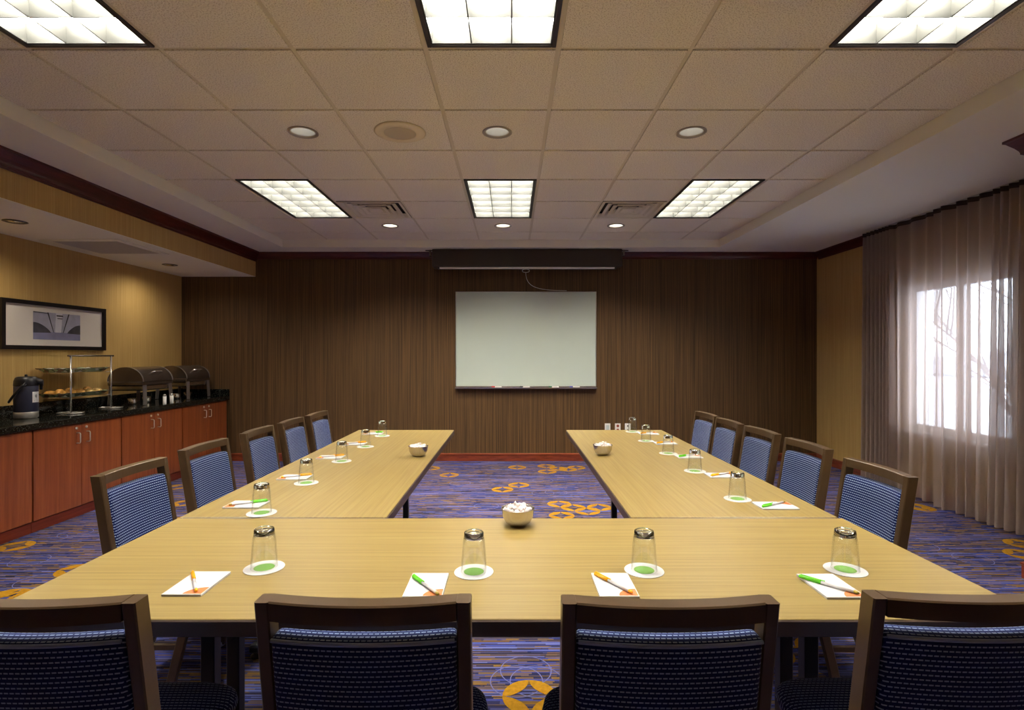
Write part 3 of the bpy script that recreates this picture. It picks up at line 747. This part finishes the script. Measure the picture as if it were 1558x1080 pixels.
# ------------------------------------------------------------------ chairs
def back_y(z): return -.27+.16*(.87-z)
def make_chair():
    t = thing('banquet_chair', '', 'chair', (0, 0, 0), 0, '')
    W = .413
    def bow(u): return -.026*(1-(2*u/W)**2)
    b = MB()
    for s_ in (-1, 1):
        xa, xb = sorted((s_*W/2, s_*(W/2-.027))); c_ = .003
        b.loops([[(xa+c_, back_y(z), z), (xb-c_, back_y(z), z), (xb, back_y(z)+c_, z), (xb, back_y(z)+.042-c_, z), (xb-c_, back_y(z)+.042, z), (xa+c_, back_y(z)+.042, z), (xa, back_y(z)+.042-c_, z), (xa, back_y(z)+c_, z)] for z in (.40, .60, .75, .869)], True, True, True, smooth=False)
    rings = []
    for k in range(17):
        u = -W/2+.027+(W-.054)*k/16; y0 = back_y(.858)+bow(u)-bow(W/2-.027)
        rings.append([(u, y0, .833), (u, y0+.042, .833), (u, y0+.042-.002, .868), (u, y0+.037, .870), (u, y0+.003, .870), (u, y0, .867)])
    b.loops(rings, True, True, True, smooth=False)
    b.box(-W/2+.02, W/2-.02, back_y(.44)+.0, back_y(.44)+.03, .395, .425, .003)
    b.build('back_frame', 'bronze', t)
    # upholstered back
    z0, z1, th = .475, .800, .050
    nl, nu = 40, 22; PW = W-.056
    rings = []; arc = [0.]
    def loop_pts(hs, ts):
        pts = []
        hz = (z1-z0)/2; zc = (z0+z1)/2
        for j in range(nl):
            a = 2*PI*j/nl-PI/2
            ca, sa = math.cos(a), math.sin(a)
            ex = .28
            py = math.copysign(abs(ca)**ex, ca)*th/2*ts; pz = math.copysign(abs(sa)**(ex*.75), sa)*hz*hs
            pts.append((py, zc+pz))
        return pts
    base = loop_pts(1, 1); acc = [0.]
    for j in range(nl):
        a_, b_ = base[j], base[(j+1) % nl]; acc.append(acc[-1]+math.hypot(a_[0]-b_[0], a_[1]-b_[1]))
    us = []
    for k in range(nu+1):
        s_ = -math.cos(PI*k/nu); u = s_*PW/2; e = max(0., 1-((abs(s_)-.93)/.07)**2) if abs(s_) > .93 else 1.
        hs = .955+.045*math.sqrt(e); ts = .45+.55*math.sqrt(e)
        us.append(u)
        rings.append([(u, back_y(z)+.022+bow(u)*.9+py+(.004 if py > 0 else 0), z) for py, z in loop_pts(hs, ts)])
    b = MB(); b.loops(rings, True, True, True, uvs=lambda i, j: (us[i]+.5, acc[j])); bk = b.build('backrest', 'fabric', t)
    b = MB(); b.tube([(u, back_y(.795)+.022+bow(u)*.9-.020, .7935) for u in [x*.985 for x in us]], .0042, 8); b.build('piping', 'fabric', bk)
    # seat
    sw, y0, y1 = .457, -.225, .16
    def plan(k, off, n=48):
        a = 2*PI*k/n; ca, sa = math.cos(a), math.sin(a); ex = .42
        return (math.copysign(abs(ca)**ex, ca)*(sw/2-off), (y0+y1)/2+math.copysign(abs(sa)**ex, sa)*((y1-y0)/2-off))
    prof = [(.02, .418), (.004, .424), (0, .436), (.003, .450), (.014, .459), (.035, .463), (.09, .466), (.16, .467)]
    rings = [[(*plan(k, o_), z+.012*(plan(k, o_)[1]-y0)/(y1-y0)) for k in range(48)] for o_, z in prof]
    b = MB(); b.loops(rings, True, True, True, uvs=lambda i, j: (rings[i][j % 48][0]+.5, rings[i][j % 48][1]+.5)); b.build('seat', 'fabric', t)
    b = MB(); b.box(-sw/2+.04, sw/2-.04, y0+.03, y1-.04, .395, .419, .004); b.build('seat_frame', 'black', t)
    for s_ in (-1, 1):
        x = s_*.185
        b = MB(); b.bar([(x, .115, .41), (x*1.02, .10, .30), (x*1.03, .065, .16), (x*1.04, .03, .012)], .024, .034, (1, 0, 0)); lg = b.build('leg', 'bronze', t)
        b = MB(); b.lathe([(.016, 0), (.018, .004), (.016, .02)], 16, (x*1.04, .028, 0)); b.build('glide', 'alu', lg)
        b = MB(); b.bar([(s_*(W/2-.0135), back_y(.42)+.021, .42), (s_*(W/2-.012), -.205, .34), (s_*(W/2-.008), -.25, .16), (s_*(W/2-.005), -.305, .012)], .026, .036, (1, 0, 0)); lg = b.build('leg', 'bronze', t)
        b = MB(); b.lathe([(.016, 0), (.018, .004), (.016, .02)], 16, (s_*(W/2-.005), -.306, 0)); b.build('glide', 'alu', lg)
        b = MB(); b.bar([(x*1.03, .075, .20), (s_*(W/2-.008), -.24, .20)], .016, .022, (1, 0, 0)); b.build('stretcher', 'bronze', t)
        b = MB(); b.box(x-.012, x+.012, y0+.02, .125, .385, .41, .003); b.build('side_rail', 'bronze', t)
    return t
ch = make_chair(); used = [False]
def put_chair(x, y, rz, label, group):
    if not used[0]: o = ch; used[0] = True; o.location = (x, y, 0); o.rotation_euler = (0, 0, rz); o['label'] = label; o['group'] = group
    else: o = dup(ch, (x, y, 0), rz, label, group)
    return o
G1 = 'navy chairs along the cross table'
put_chair(-.925, 1.295, .01, 'navy striped chair at the cross table end nearer the sideboard, back to the viewer', G1)
put_chair(-.285, 1.30, 0, 'navy striped chair at the cross table, second from the sideboard side, back to the viewer', G1)
put_chair(.304, 1.295, 0, 'navy striped chair at the cross table, second from the window side, back to the viewer', G1)
put_chair(.912, 1.315, -.01, 'navy striped chair at the cross table end nearer the window, back to the viewer', G1)
ordl = ['first', 'second', 'third', 'fourth', 'last']
for k, (y, x) in enumerate(((2.312, -1.643), (2.89, -1.66), (3.472, -1.648), (3.968, -1.635), (4.440, -1.617))):
    put_chair(x+.27, y, -PI/2+(.0, .0, .03, .02, .0)[k], f'navy striped chair facing the sideboard-side wing table, {ordl[k]} beyond the cross table' if k < 4 else 'navy striped chair on the sideboard side, beside the whiteboard wall', 'navy chairs along the sideboard-side wing table')
for k, (y, x) in enumerate(((2.297, 1.577), (2.918, 1.62), (3.44, 1.616), (3.918, 1.60), (4.39, 1.61))):
    put_chair(x-.27, y, PI/2+(.0, .0, .02, .0, .03)[k], f'navy striped chair facing the window-side wing table, {ordl[k]} beyond the cross table' if k < 4 else 'navy striped chair on the window side, beside the whiteboard wall', 'navy chairs along the window-side wing table')

# ------------------------------------------------------------------ place settings
def make_glass():
    # upside-down tumbler: thick foot on top, open mouth below
    t = thing('drinking_glass', '', 'glass')
    b = MB(); b.lathe([(.0355, 0), (.0365, .001), (.0362, .003), (.0315, .075), (.0285, .0945), (.0262, .0945), (.0288, .075), (.0342, .003), (.0346, .001), (.0355, 0)], 40, cap0=False, cap1=False)
    b.build('glass_wall', 'wallglass', t)
    b = MB(); b.lathe([(.0001, .0945), (.0262, .0945), (.0285, .0945), (.0275, .106), (.0262, .1105), (.0235, .112), (.0215, .1112), (.0190, .1085), (.0001, .1080)], 40, cap0=True, cap1=True)
    b.build('thick_foot', 'glass', t)
    return t
def make_coaster():
    t = thing('coaster', '', 'coaster')
    b = MB(); b.lathe([(.0545, 0), (.055, .0008), (.0545, .0018)], 48); b.build('paper_disc', 'paper', t)
    b = MB(); b.lathe([(.028, .0018), (.028, .0022)], 40); b.build('printed_spot', 'green', t)
    return t
def make_pad():
    t = thing('notepad', '', 'notepad')
    b = MB(); b.box(-.05, .05, -.0725, .0725, 0, .006, .0004); b.build('page_block', 'paper', t)
    b = MB(); pts = [(.047, -.0695), (.047, -.0695+.045)]
    pts = [(.0475, -.069), (.0475, -.030)]+[(.0475-.047*math.sin(a), -.069+.039*math.cos(a)) for a in [PI/2*k/12 for k in range(1, 13)]]
    b.prism(pts, 'Z', .006, .0063); b.build('corner_print', 'orange', t)
    return t
def make_pen(mat):
    t = thing('ballpoint_pen', '', 'pen')      # along local X, cap at -X
    r = .0048
    b = MB(); b.lathe([(r*.8, -.02), (r*.85, .060)], 12, (0, 0, r), axis='X'); b.build('barrel', 'penw', t)
    b = MB(); b.lathe([(r*.5, -.073), (r, -.07), (r*1.05, -.018)], 12, (0, 0, r), axis='X'); cp = b.build('cap', mat, t)
    b = MB(); b.box(-.068, -.008, -.0016, .0016, r*2, r*2+.0022, .0006); b.build('clip', mat, cp)
    b = MB(); b.lathe([(r*.86, .058), (r*.86, .066), (r*.4, .070)], 12, (0, 0, r), axis='X'); b.build('end_plug', 'penk' if mat == 'peng' else 'peno', t)
    return t
gl, cs, pd, pg, po = make_glass(), make_coaster(), make_pad(), make_pen('peng'), make_pen('peno')
first = {}
def put(src, loc, rz, label, group):
    if id(src) not in first: first[id(src)] = 1; src.location = loc; src.rotation_euler = (0, 0, rz); src['label'] = label; src['group'] = group; return src
    return dup(src, loc, rz, label, group)
def tp(x, y, z=TT):
    d = (CAMZ-z)*F/(y-CY); return ((x-CX)*d/F, d)
ctab = ['at the sideboard end of the cross table', 'on the cross table, second from the sideboard end', 'on the cross table, second from the window end', 'at the window end of the cross table']
settings = []    # (glass xy, pad xy, pad rz, pen kind, pen a, pen b, place)
for k, (cx_, cy_, px_, py_, kind, a, c_) in enumerate((
        (402, 864, -.829, 1.430, 'o', (292.7, 869), (299, 903)), (721, 870.3, -.222, 1.419, 'g', (628, 876), (669, 906)),
        (980, 868, .270, 1.420, 'o', (902.5, 871.5), (966, 904)), (1286, 867, .833, 1.414, 'g', (1215, 876.5), (1310, 904)))):
    settings.append((tp(cx_, cy_), (px_, py_), 0, kind, a, c_, ctab[k]))
for k, (x, y) in enumerate(((398, 780.5), (466, 734.8), (519.9, 701.7), (556.1, 679.8), (581.5, 663.2))):
    gx_, gy_ = tp(x, y); settings.append(((gx_, gy_), (-1.07, gy_+.108), -PI/2, 'gooog'[k], None, None, f'on the sideboard-side wing table, {ordl[k]} beyond the cross table' if k < 4 else 'on the sideboard-side wing table, beside the whiteboard wall'))
for k, (x, y) in enumerate(((1122, 759.2), (1057.2, 716.8), (1016.7, 689.9), (982.8, 670.9), (962.5, 657))):
    gx_, gy_ = tp(x, y); settings.append(((gx_, gy_), (1.058, gy_-.112), PI/2, 'gogoo'[k], None, None, f'on the window-side wing table, {ordl[k]} beyond the cross table' if k < 4 else 'on the window-side wing table, beside the whiteboard wall'))
for (g_, p_, rz, kind, a, c_, where) in settings:
    put(cs, (*g_, TT), 0, 'white paper coaster with green spot '+where, 'paper coasters on the tables')
    put(gl, (*g_, TT+.0023), 0, 'upside-down clear tumbler '+where, 'upside-down tumblers on the tables')
    put(pd, (*p_, TT), rz, 'white notepad with orange corner '+where, 'notepads on the tables')
    if a:
        q0 = Vector(tp(*a, TT+.01)); q1 = Vector(tp(*c_, TT+.01))
    else:
        rot = Matrix.Rotation(rz, 2); q0 = Vector(p_)+rot @ Vector((-.035, .065)); q1 = Vector(p_)+rot @ Vector((.032, -.055))
    mid = (q0+q1)/2; dv = q1-q0
    put(pg if kind == 'g' else po, (mid.x, mid.y, TT+.0064), math.atan2(dv.y, dv.x), ('green' if kind == 'g' else 'amber')+' pen on the notepad '+where, 'pens on the notepads')

# steel bowls of wrapped mints
bw = thing('steel_bowl', '', 'bowl')
b = MB(); b.lathe([(.0, .002), (.026, .0), (.030, .002), (.044, .013), (.054, .032), (.0585, .060), (.0597, .0625), (.0585, .0632), (.0568, .060), (.052, .033), (.042, .016), (.0, .005)], 48, cap0=False, cap1=False); b.build('shell', 'steel', bw)
def make_mint():
    b = MB(); b.lathe([(.006, -.019), (.0075, -.0165), (.0022, -.0105), (.008, -.006), (.0105, 0), (.008, .006), (.0022, .0105), (.0075, .0165), (.006, .019)], 8, (0, 0, 0), axis='X')
    for v in b.bm.verts: v.co += Vector((R.uniform(-1, 1), R.uniform(-1, 1), R.uniform(-1, 1)))*.0013
    return tag(b.build('wrapped_mint', 'mint'), '', 'candy')
mt = [make_mint() for k in range(4)]; mused = set()
for k, (x, y, lab, ml) in enumerate(((788, 799, 'steel bowl of wrapped mints on the cross table', 'white wrapped mint heaped in the bowl on the cross table'), (636.5, 694, 'steel bowl of wrapped mints on the sideboard-side wing table', 'white wrapped mint heaped in the bowl on the sideboard-side wing table'), (917, 692, 'steel bowl of wrapped mints on the window-side wing table', 'white wrapped mint heaped in the bowl on the window-side wing table'))):
    X, Y = tp(x, y); loc = (X, Y, TT)
    put(bw, loc, 0, lab, 'steel bowls on the tables')
    for q in range(17):
        if q < 10: a = 2*PI*q/10+.2; rr_ = .0335; z = .056
        elif q < 16: a = 2*PI*q/6; rr_ = .021; z = .062
        else: a = 0; rr_ = .002; z = .072
        src = mt[q % 4]
        ml_loc = (X+rr_*math.cos(a), Y+rr_*math.sin(a), TT+z+R.uniform(-.002, .003)); ro = (R.uniform(-.4, .4), R.uniform(-.5, .5), R.uniform(0, PI))
        if q % 4 not in mused: mused.add(q % 4); o = src
        else: o = src.copy(); C.objects.link(o)
        o.location = ml_loc; o.rotation_euler = ro; o['label'] = ml; o['group'] = 'wrapped mints in the bowls'

# ------------------------------------------------------------------ sideboard
CF = -3.608
def make_cab():
    t = thing('base_cabinet', '', 'cabinet', (0, 0, 0), 0, 'cherry cabinets under the granite top')
    Wd = .927                                 # along Y, origin at the middle of its front on the floor
    b = MB(); b.box(-.575, -.022, -Wd/2+.001, Wd/2-.001, .085, .778); b.build('carcass', 'carcass', t)
    b = MB(); b.box(-.575, -.012, -Wd/2, Wd/2, 0, .084, .002); b.build('plinth', 'toe', t)
    for s_ in (-1, 1):
        y0, y1 = (s_*Wd/2, s_*.0015) if s_ < 0 else (.0015, Wd/2)
        y0 += .007 if s_ < 0 else 0; y1 -= .007 if s_ > 0 else 0
        b = MB(); b.box(-.020, 0, y0, y1, .088, .774, .0015); dr = b.build('door', 'cherry', t)
        hy = s_*.052
        b = MB(); b.tube([(0, hy, .700), (.022, hy, .700), (.028, hy, .697), (.031, hy, .690), (.031, hy, .624), (.028, hy, .617), (.022, hy, .614), (0, hy, .614)], .0042, 8); b.build('handle', 'pull', dr)
        b = MB(); b.lathe([(.011, 0), (.011, .006), (.008, .008)], 20, (0, hy-.004, .738), axis='X'); b.build('lock', 'pull', dr)
    return t
cab = make_cab()
for k, (yc, lab) in enumerate(((3.615, 'cherry double door cabinet under the coffee pot end of the sideboard'), (4.5425, 'cherry double door cabinet under the pastry stand'), (5.4695, 'cherry double door cabinet under the gap before the warming dishes'), (6.40, 'cherry double door cabinet beside the whiteboard wall'))):
    o = cab if k == 0 else dup(cab, (0, 0, 0)); o.location = (CF, yc, 0); o['label'] = lab
top = thing('countertop', 'polished black granite worktop with upstand on the cherry cabinets', 'countertop', (0, 0, .78))
b = MB(); b.box(LEFT+.001, CF+.022, 3.13, BACK-.002, 0, .05, .004); b.build('slab', 'granite', top)
b = MB(); b.box(LEFT+.001, LEFT+.022, 3.13, BACK-.002, .05, .145, .002); b.box(LEFT+.022, CF+.022, BACK-.022, BACK-.002, .05, .135, .002); b.build('upstand', 'granite', top)
CT = .831
def cp(x, y, z=CT):
    d = (CAMZ-z)*F/(y-CY); return ((x-CX)*d/F, d)

# framed print
pf = thing('framed_print', 'black framed wide black-and-white print on the gold wall', 'picture', (LEFT, 4.998, 1.394))
b = MB(); h, w2 = .425, .57
b.prism([(0, -0), (.03, 0), (.03, .035), (.012, .035), (0, .035)], 'Y', -w2, w2); b.prism([(0, h), (.03, h), (.03, h-.035), (0, h-.035)], 'Y', -w2, w2)
b.box(0, .03, -w2, -w2+.035, .035, h-.035); b.box(0, .03, w2-.035, w2, .035, h-.035); b.build('frame', 'frame_black', pf)
b = MB(); b.box(.004, .012, -w2+.034, w2-.034, .034, h-.034); b.build('mat', 'mat_board', pf)
b = MB(); X = .0125
y0, y1, z0, z1 = -.262, .255, .090, .336
def P(u, v, dx=0): return (X+dx, y0+(y1-y0)*u, z0+(z1-z0)*v)
b.poly([P(0, 0), P(1, 0), P(1, 1), P(0, 1)], 0)
b.poly([P(0, 0, .0004), P(1, 0, .0004), P(1, .24, .0004), P(.5, .3, .0004), P(0, .24, .0004)], 3)
b.poly([P(0, .24, .0008)]+[P(.36*k/8, .26+.36*math.cos(PI/2*k/8)**.8, .0008) for k in range(9)], 2)
b.poly([P(1, .24, .0008)]+[P(1-.3*k/8, .26+.34*math.cos(PI/2*k/8)**.8, .0008) for k in range(9)][::1], 2)
b.poly([P(.44, .28, .0006), P(.57, .28, .0006), P(.60, 1, .0006), P(.46, 1, .0006)], 1)
for (u0, u1) in ((.29, .41), (.74, .615)):
    b.poly([P(u0-.014, 1, .001), P(u0+.014, 1, .001), P(u1+.007, .28, .001), P(u1-.007, .28, .001)], 4)
b.poly([P(.47, .88, .0012), P(.61, .88, .0012), P(.61, .93, .0012), P(.47, .93, .0012)], 4)
b.poly([P(.49, .79, .0012), P(.6, .79, .0012), P(.6, .82, .0012), P(.49, .82, .0012)], 4)
b.poly([P(0, .97, .0012), P(.29, .955, .0012), P(.29, .975, .0012), P(0, 1, .0012)], 4)
b.build('print', ['art_grey', 'art_light', 'art_dark', 'art_road', 'art_line'], pf, fix=False)
b = MB(); b.box(.018, .019, -w2+.034, w2-.034, .034, h-.034); b.build('glazing', 'pane', pf)

# airpot
ax, ay = -3.965, 4.42
ap = thing('coffee_airpot', 'dark pump coffee airpot with white label at the near counter end', 'coffee pot', (ax, ay, CT))
b = MB(); b.lathe([(.094, .004), (.100, .006), (.1, .05), (.097, .054)], 40); b.lathe([(.09, 0), (.09, .005)], 40); b.build('base_band', 'band_steel', ap)
b = MB(); b.lathe([(.097, .05), (.1, .055), (.1, .262), (.096, .27)], 40); b.build('shell', 'navy_shell', ap)
b = MB()
b.lathe([(.1, .262), (.102, .27), (.098, .305), (.088, .328), (.07, .338), (.02, .34), (.0, .34)], 40, cap1=False)
pts = [((.02, -.01), .06, .27, .335), ((.09, -.0), .052, .275, .325), ((.122, .0), .040, .268, .315), ((.136, 0), .034, .258, .308)]
rings = []
for (xy, hw, za, zb) in pts:
    r_ = []
    for k in range(16):
        a = 2*PI*k/16; r_.append((xy[0], hw*math.copysign(abs(math.cos(a))**.6, math.cos(a)), (za+zb)/2+(zb-za)/2*math.copysign(abs(math.sin(a))**.6, math.sin(a))))
    rings.append(r_)
b.loops(rings, True, True, True); hd = b.build('pump_head', 'plastic_black', ap, matrix=Matrix.Rotation(.62, 4, 'Z'))
b = MB(); b.lathe([(.012, .335), (.012, .352), (.008, .356)], 16); b.build('push_button', 'plastic_black', hd)
b = MB(); b.lathe([(.012, -.03), (.015, .015)], 16, (.118, 0, .258)); b.build('spout', 'plastic_black', hd, matrix=Matrix.Rotation(.62, 4, 'Z'))
b = MB(); pts = [(.095*math.cos(a), .095*math.sin(a), .27) for a in (1.2,)]
dirv = Vector((math.cos(.7+PI), math.sin(.7+PI), 0)); sd = Vector((-dirv.y, dirv.x, 0)); hp = []; ap.scale = (.79, .79, 1)
for k in range(21):
    t = k/20; a = PI*t
    p = sd*(.105*math.cos(a))+dirv*(.132*math.sin(a)**.8); hp.append((p.x, p.y, .285-.15*math.sin(a)))
b.tube(hp, .011, 8); b.build('carry_handle', 'plastic_black', ap)
lb = MB(); a0 = .02
ll = []
for k in range(9):
    a = a0-.36+.84*k/8; ll.append((.1012*math.cos(a), .1012*math.sin(a)))
lb.loops([[(x, y, .128) for x, y in ll], [(x, y, .215) for x, y in ll]], False); lbl = lb.build('label', 'label_white', ap)
lb = MB(); am = a0-.36+.36; rd = Vector((math.cos(am), math.sin(am), 0)); tg = Vector((-rd.y, rd.x, 0))
def lp(u, v, o_): q = rd*(.1015+o_)+tg*u*(1)-rd*(u*u/.2); return (q.x, q.y, .180+v)
for r0, r1 in ((.0085, .012), (0, .006)):
    for k in range(24):
        a_, b_ = 2*PI*k/24, 2*PI*(k+1)/24
        if r0: lb.poly([lp(r0*math.cos(a_), r0*math.sin(a_), .0004), lp(r1*math.cos(a_), r1*math.sin(a_), .0004), lp(r1*math.cos(b_), r1*math.sin(b_), .0004), lp(r0*math.cos(b_), r0*math.sin(b_), .0004)])
        else: lb.poly([lp(0, 0, .0004), lp(r1*math.cos(a_)*.6, r1*math.sin(a_), .0004), lp(r1*math.cos(b_)*.6, r1*math.sin(b_), .0004)])
lb.poly([lp(-.02, -.038, .0004), lp(.02, -.038, .0004), lp(.02, -.035, .0004), lp(-.02, -.035, .0004)])
lb.build('emblem', 'logo_dark', lbl, fix=False)

# pastry stand
SX, SY0, SY1 = -3.885, 4.77, 5.25
TXC = -4.045
st = thing('tiered_stand', 'tall chrome two-tier serving stand with looped feet', 'serving stand', (SX, (SY0+SY1)/2, CT))
hy = (SY1-SY0)/2
for s_ in (-1, 1):
    b = MB(); b.lathe([(.0075, .004), (.0075, .506)], 14, (0, s_*hy, 0)); b.build('post', 'chrome', st)
    b = MB(); w_, dd_ = .105, .058
    b.tube([(x, s_*hy+y, .006) for x, y in ((-w_, 0), (-w_+.03, -dd_/1.0), (w_-.03, -dd_/1.0), (w_, 0), (w_-.03, dd_), (-w_+.03, dd_))], .005, 8, closed=True)
    b.bar([(0, s_*hy-dd_, .006), (0, s_*hy+dd_, .006)], .01, .008, (1, 0, 0)); b.build('foot', 'chrome', st)
b = MB(); b.lathe([(.008, -hy-.03), (.008, hy+.03)], 14, (0, 0, .508), axis='Y'); b.build('top_rail', 'steel_dark', st)
for z in (.1335, .3535):
    for s_ in (-1, 1):
        b = MB(); b.bar([(-.22, s_*(hy-.03), z), (-.02, s_*(hy-.03), z), (.0, s_*hy, z)], .006, .012, (0, 0, 1)); b.build('tray_bracket', 'chrome', st)
def make_tray():
    t = thing('serving_tray', '', 'tray', (0, 0, 0), 0, 'leaf patterned trays on the stand')
    n = 60; rings = []
    for (hx_, hy_, z) in ((.09, .235, .0), (.106, .262, .004), (.122, .292, .030), (.130, .303, .033), (.119, .29, .036), (.103, .26, .010), (.0905, .235, .006)):
        r_ = []
        for k in range(n):
            a = 2*PI*k/n; e = .35
            wv = .006*math.sin(a*10)*(z > .026)
            r_.append((math.copysign(abs(math.cos(a))**e, math.cos(a))*(hx_+wv), math.copysign(abs(math.sin(a))**e, math.sin(a))*(hy_+wv), z+wv*.6))
        rings.append(r_)
    b = MB(); b.loops(rings, True, True, True); b.build('dish', 'leaf', t)
    b = MB(); rim = rings[3]; b.tube([(x, y, z+.002) for x, y, z in rim], .0035, 6, closed=True); b.build('rim', 'steel_dark', t)
    return t
ty = make_tray(); ym = (SY0+SY1)/2
ty.location = (TXC, ym, CT+.1375); ty['label'] = 'leaf patterned lower tray holding pastries on the stand'
dup(ty, (TXC, ym, CT+.3575), 0, 'leaf patterned empty upper tray on the stand')
def make_pastry(mat):
    b = MB(); pts = []; rad = []
    for k in range(13):
        t = k/12; a = -1.0+2.0*t
        pts.append((.05*math.sin(a*1.1)*1.3, .035*math.cos(a*1.3)-.03, .018+.012*math.sin(PI*t))); rad.append(.010+.026*math.sin(PI*t)**.8+.003*(k % 2))
    pts = [tuple(v*.72 for v in p) for p in pts]; rad = [r*.82 for r in rad]; b.tube(pts, .03, 12, radii=rad); return tag(b.build('croissant', mat), '', 'pastry')
def make_bun(mat):
    b = MB(); b.lathe([(.0, 0), (.03, .002), (.045, .016), (.043, .034), (.028, .048), (.0, .053)], 20, cap0=False, cap1=False)
    for v in b.bm.verts: v.co *= .98+R.uniform(-.04, .04)
    return tag(b.build('bread_roll', mat), '', 'pastry')
cr, bn, bl = make_pastry('pastry'), make_bun('pastry'), make_bun('pastry_light')
pl = [('c', .052, -.215), ('b', -.052, -.21), ('c', .052, -.105), ('l', -.052, -.1), ('b', .052, 0.0), ('c', -.052, .005), ('l', .052, .105), ('b', -.052, .11), ('l', .052, .21), ('c', -.052, .21)]
pnames = {'c': 'golden croissant', 'b': 'browned round roll', 'l': 'pale round pastry'}
cnt = {}
for k, (q, x, y) in enumerate(pl):
    src = {'c': cr, 'b': bn, 'l': bl}[q]; cnt[q] = cnt.get(q, 0)+1
    side = 'room side' if x > 0 else 'wall side'
    where = 'at the coffee pot end' if y < -.15 else 'toward the coffee pot' if y < -.05 else 'at the middle' if y < .06 else 'toward the warming dishes' if y < .17 else 'at the warming dish end'
    put(src, (TXC+x*.9, ym+y, CT+.1455+(.0 if q != 'c' else .015)), R.uniform(-.2, .2)+(PI/2 if q == 'c' else 0), f'{pnames[q]} on the lower tray {where}, {side}', 'pastries on the lower tray')

# warming dishes
def make_chafer():
    t = thing('chafing_dish', '', 'chafing dish', (0, 0, 0), 0, 'roll-top chafing dishes on the counter')
    LY, DX = .25, .18                          # half length along the wall, half depth; +X faces the room
    for sx in (-1, 1):
        for sy in (-1, 1):
            b = MB(); b.bar([(sx*(DX+.004), sy*(LY-.035)+0, .004), (sx*(DX-.008), sy*(LY-.045), .235)], .010, .05, (1, 0, 0)); b.build('leg', 'leg_steel', t)
    b = MB(); b.box(-DX+.012, DX-.012, -LY+.02, LY-.02, .148, .205, .012, seg=2); b.build('water_pan', 'steel', t)
    b = MB(); b.box(-DX, DX, -LY, LY, .203, .242, .005); b.build('pan_rim', 'steel_dark', t)
    n = 20; Rr = DX
    arc_ = [(Rr*math.cos(PI*k/n), .242+Rr*.83*math.sin(PI*k/n)) for k in range(n+1)]
    b = MB(); b.loops([[(x, -LY+.012, z) for x, z in arc_], [(x, LY-.012, z) for x, z in arc_]], False)
    for sy in (-1, 1): b.poly([(x, sy*(LY-.012), z) for x, z in arc_])
    ld = b.build('roll_lid', 'steel_dark', t)
    for sy in (-1, 1):
        b = MB(); b.loops([[(x*1.015, sy*(LY-.012)+dy, .242+(z-.242)*1.015) for x, z in arc_] for dy in (-.010, -.006, .006, .010)], False)
        b.build('lid_band', 'chrome', ld)
    b = MB(); hx_ = Rr*math.cos(.62); hz = .242+Rr*.83*math.sin(.62)
    b.tube([(hx_, -.075, hz), (hx_+.028, -.07, hz+.012), (hx_+.034, -.055, hz+.014), (hx_+.034, .055, hz+.014), (hx_+.028, .07, hz+.012), (hx_, .075, hz)], .008, 10); b.build('lid_handle', 'chrome', ld)
    for sy in (-1, 1):
        b = MB(); b.lathe([(.04, 0), (.042, .004), (.042, .058), (.036, .062)], 24, (-.02, sy*.11, 0)); b.build('burner', 'steel', t)
    return t
cf = make_chafer()
cf.location = (-3.945, 5.77, CT); cf['label'] = 'roll-top steel chafing dish beside the pastry stand'
dup(cf, (-3.955, 6.53, CT), 0, 'roll-top steel chafing dish beside the whiteboard wall')
sh = None
for k, (x, y, lab) in enumerate(((268.8, 614.5, 'white salt shaker standing between the warming dishes, nearer the pastry stand'), (276.8, 613, 'white pepper shaker standing between the warming dishes, nearer the whiteboard wall'))):
    X, Y = cp(x, y+.5); X = min(X, CF-.02)
    if sh is None:
        sh = thing('table_shaker', lab, 'shaker', (X, Y, CT), 0, 'shakers between the warming dishes')
        b = MB(); b.lathe([(.015, 0), (.0165, .003), (.0165, .085)], 20); b.build('body', 'white', sh)
        b = MB(); b.lathe([(.0165, .085), (.0155, .1), (.009, .106)], 20); b.build('lid', 'chrome', sh)
    else: dup(sh, (X, Y, CT), 0, lab)

# ------------------------------------------------------------------ world and view
wd = bpy.data.worlds.new('overcast_sky'); sc.world = wd; wd.use_nodes = True
bg = wd.node_tree.nodes['Background']; bg.inputs['Color'].default_value = (.80, .88, 1.0, 1); bg.inputs['Strength'].default_value = 2.3
vs = sc.view_settings; vs.view_transform = 'Standard'; vs.look = 'None'; vs.gamma = 1; vs.use_curve_mapping = False; vs.exposure = 1.38
cy = sc.cycles; cy.use_denoising = True; cy.max_bounces = 14; cy.diffuse_bounces = 6; cy.transparent_max_bounces = 24; cy.transmission_bounces = 12; cy.sample_clamp_indirect = 4.0
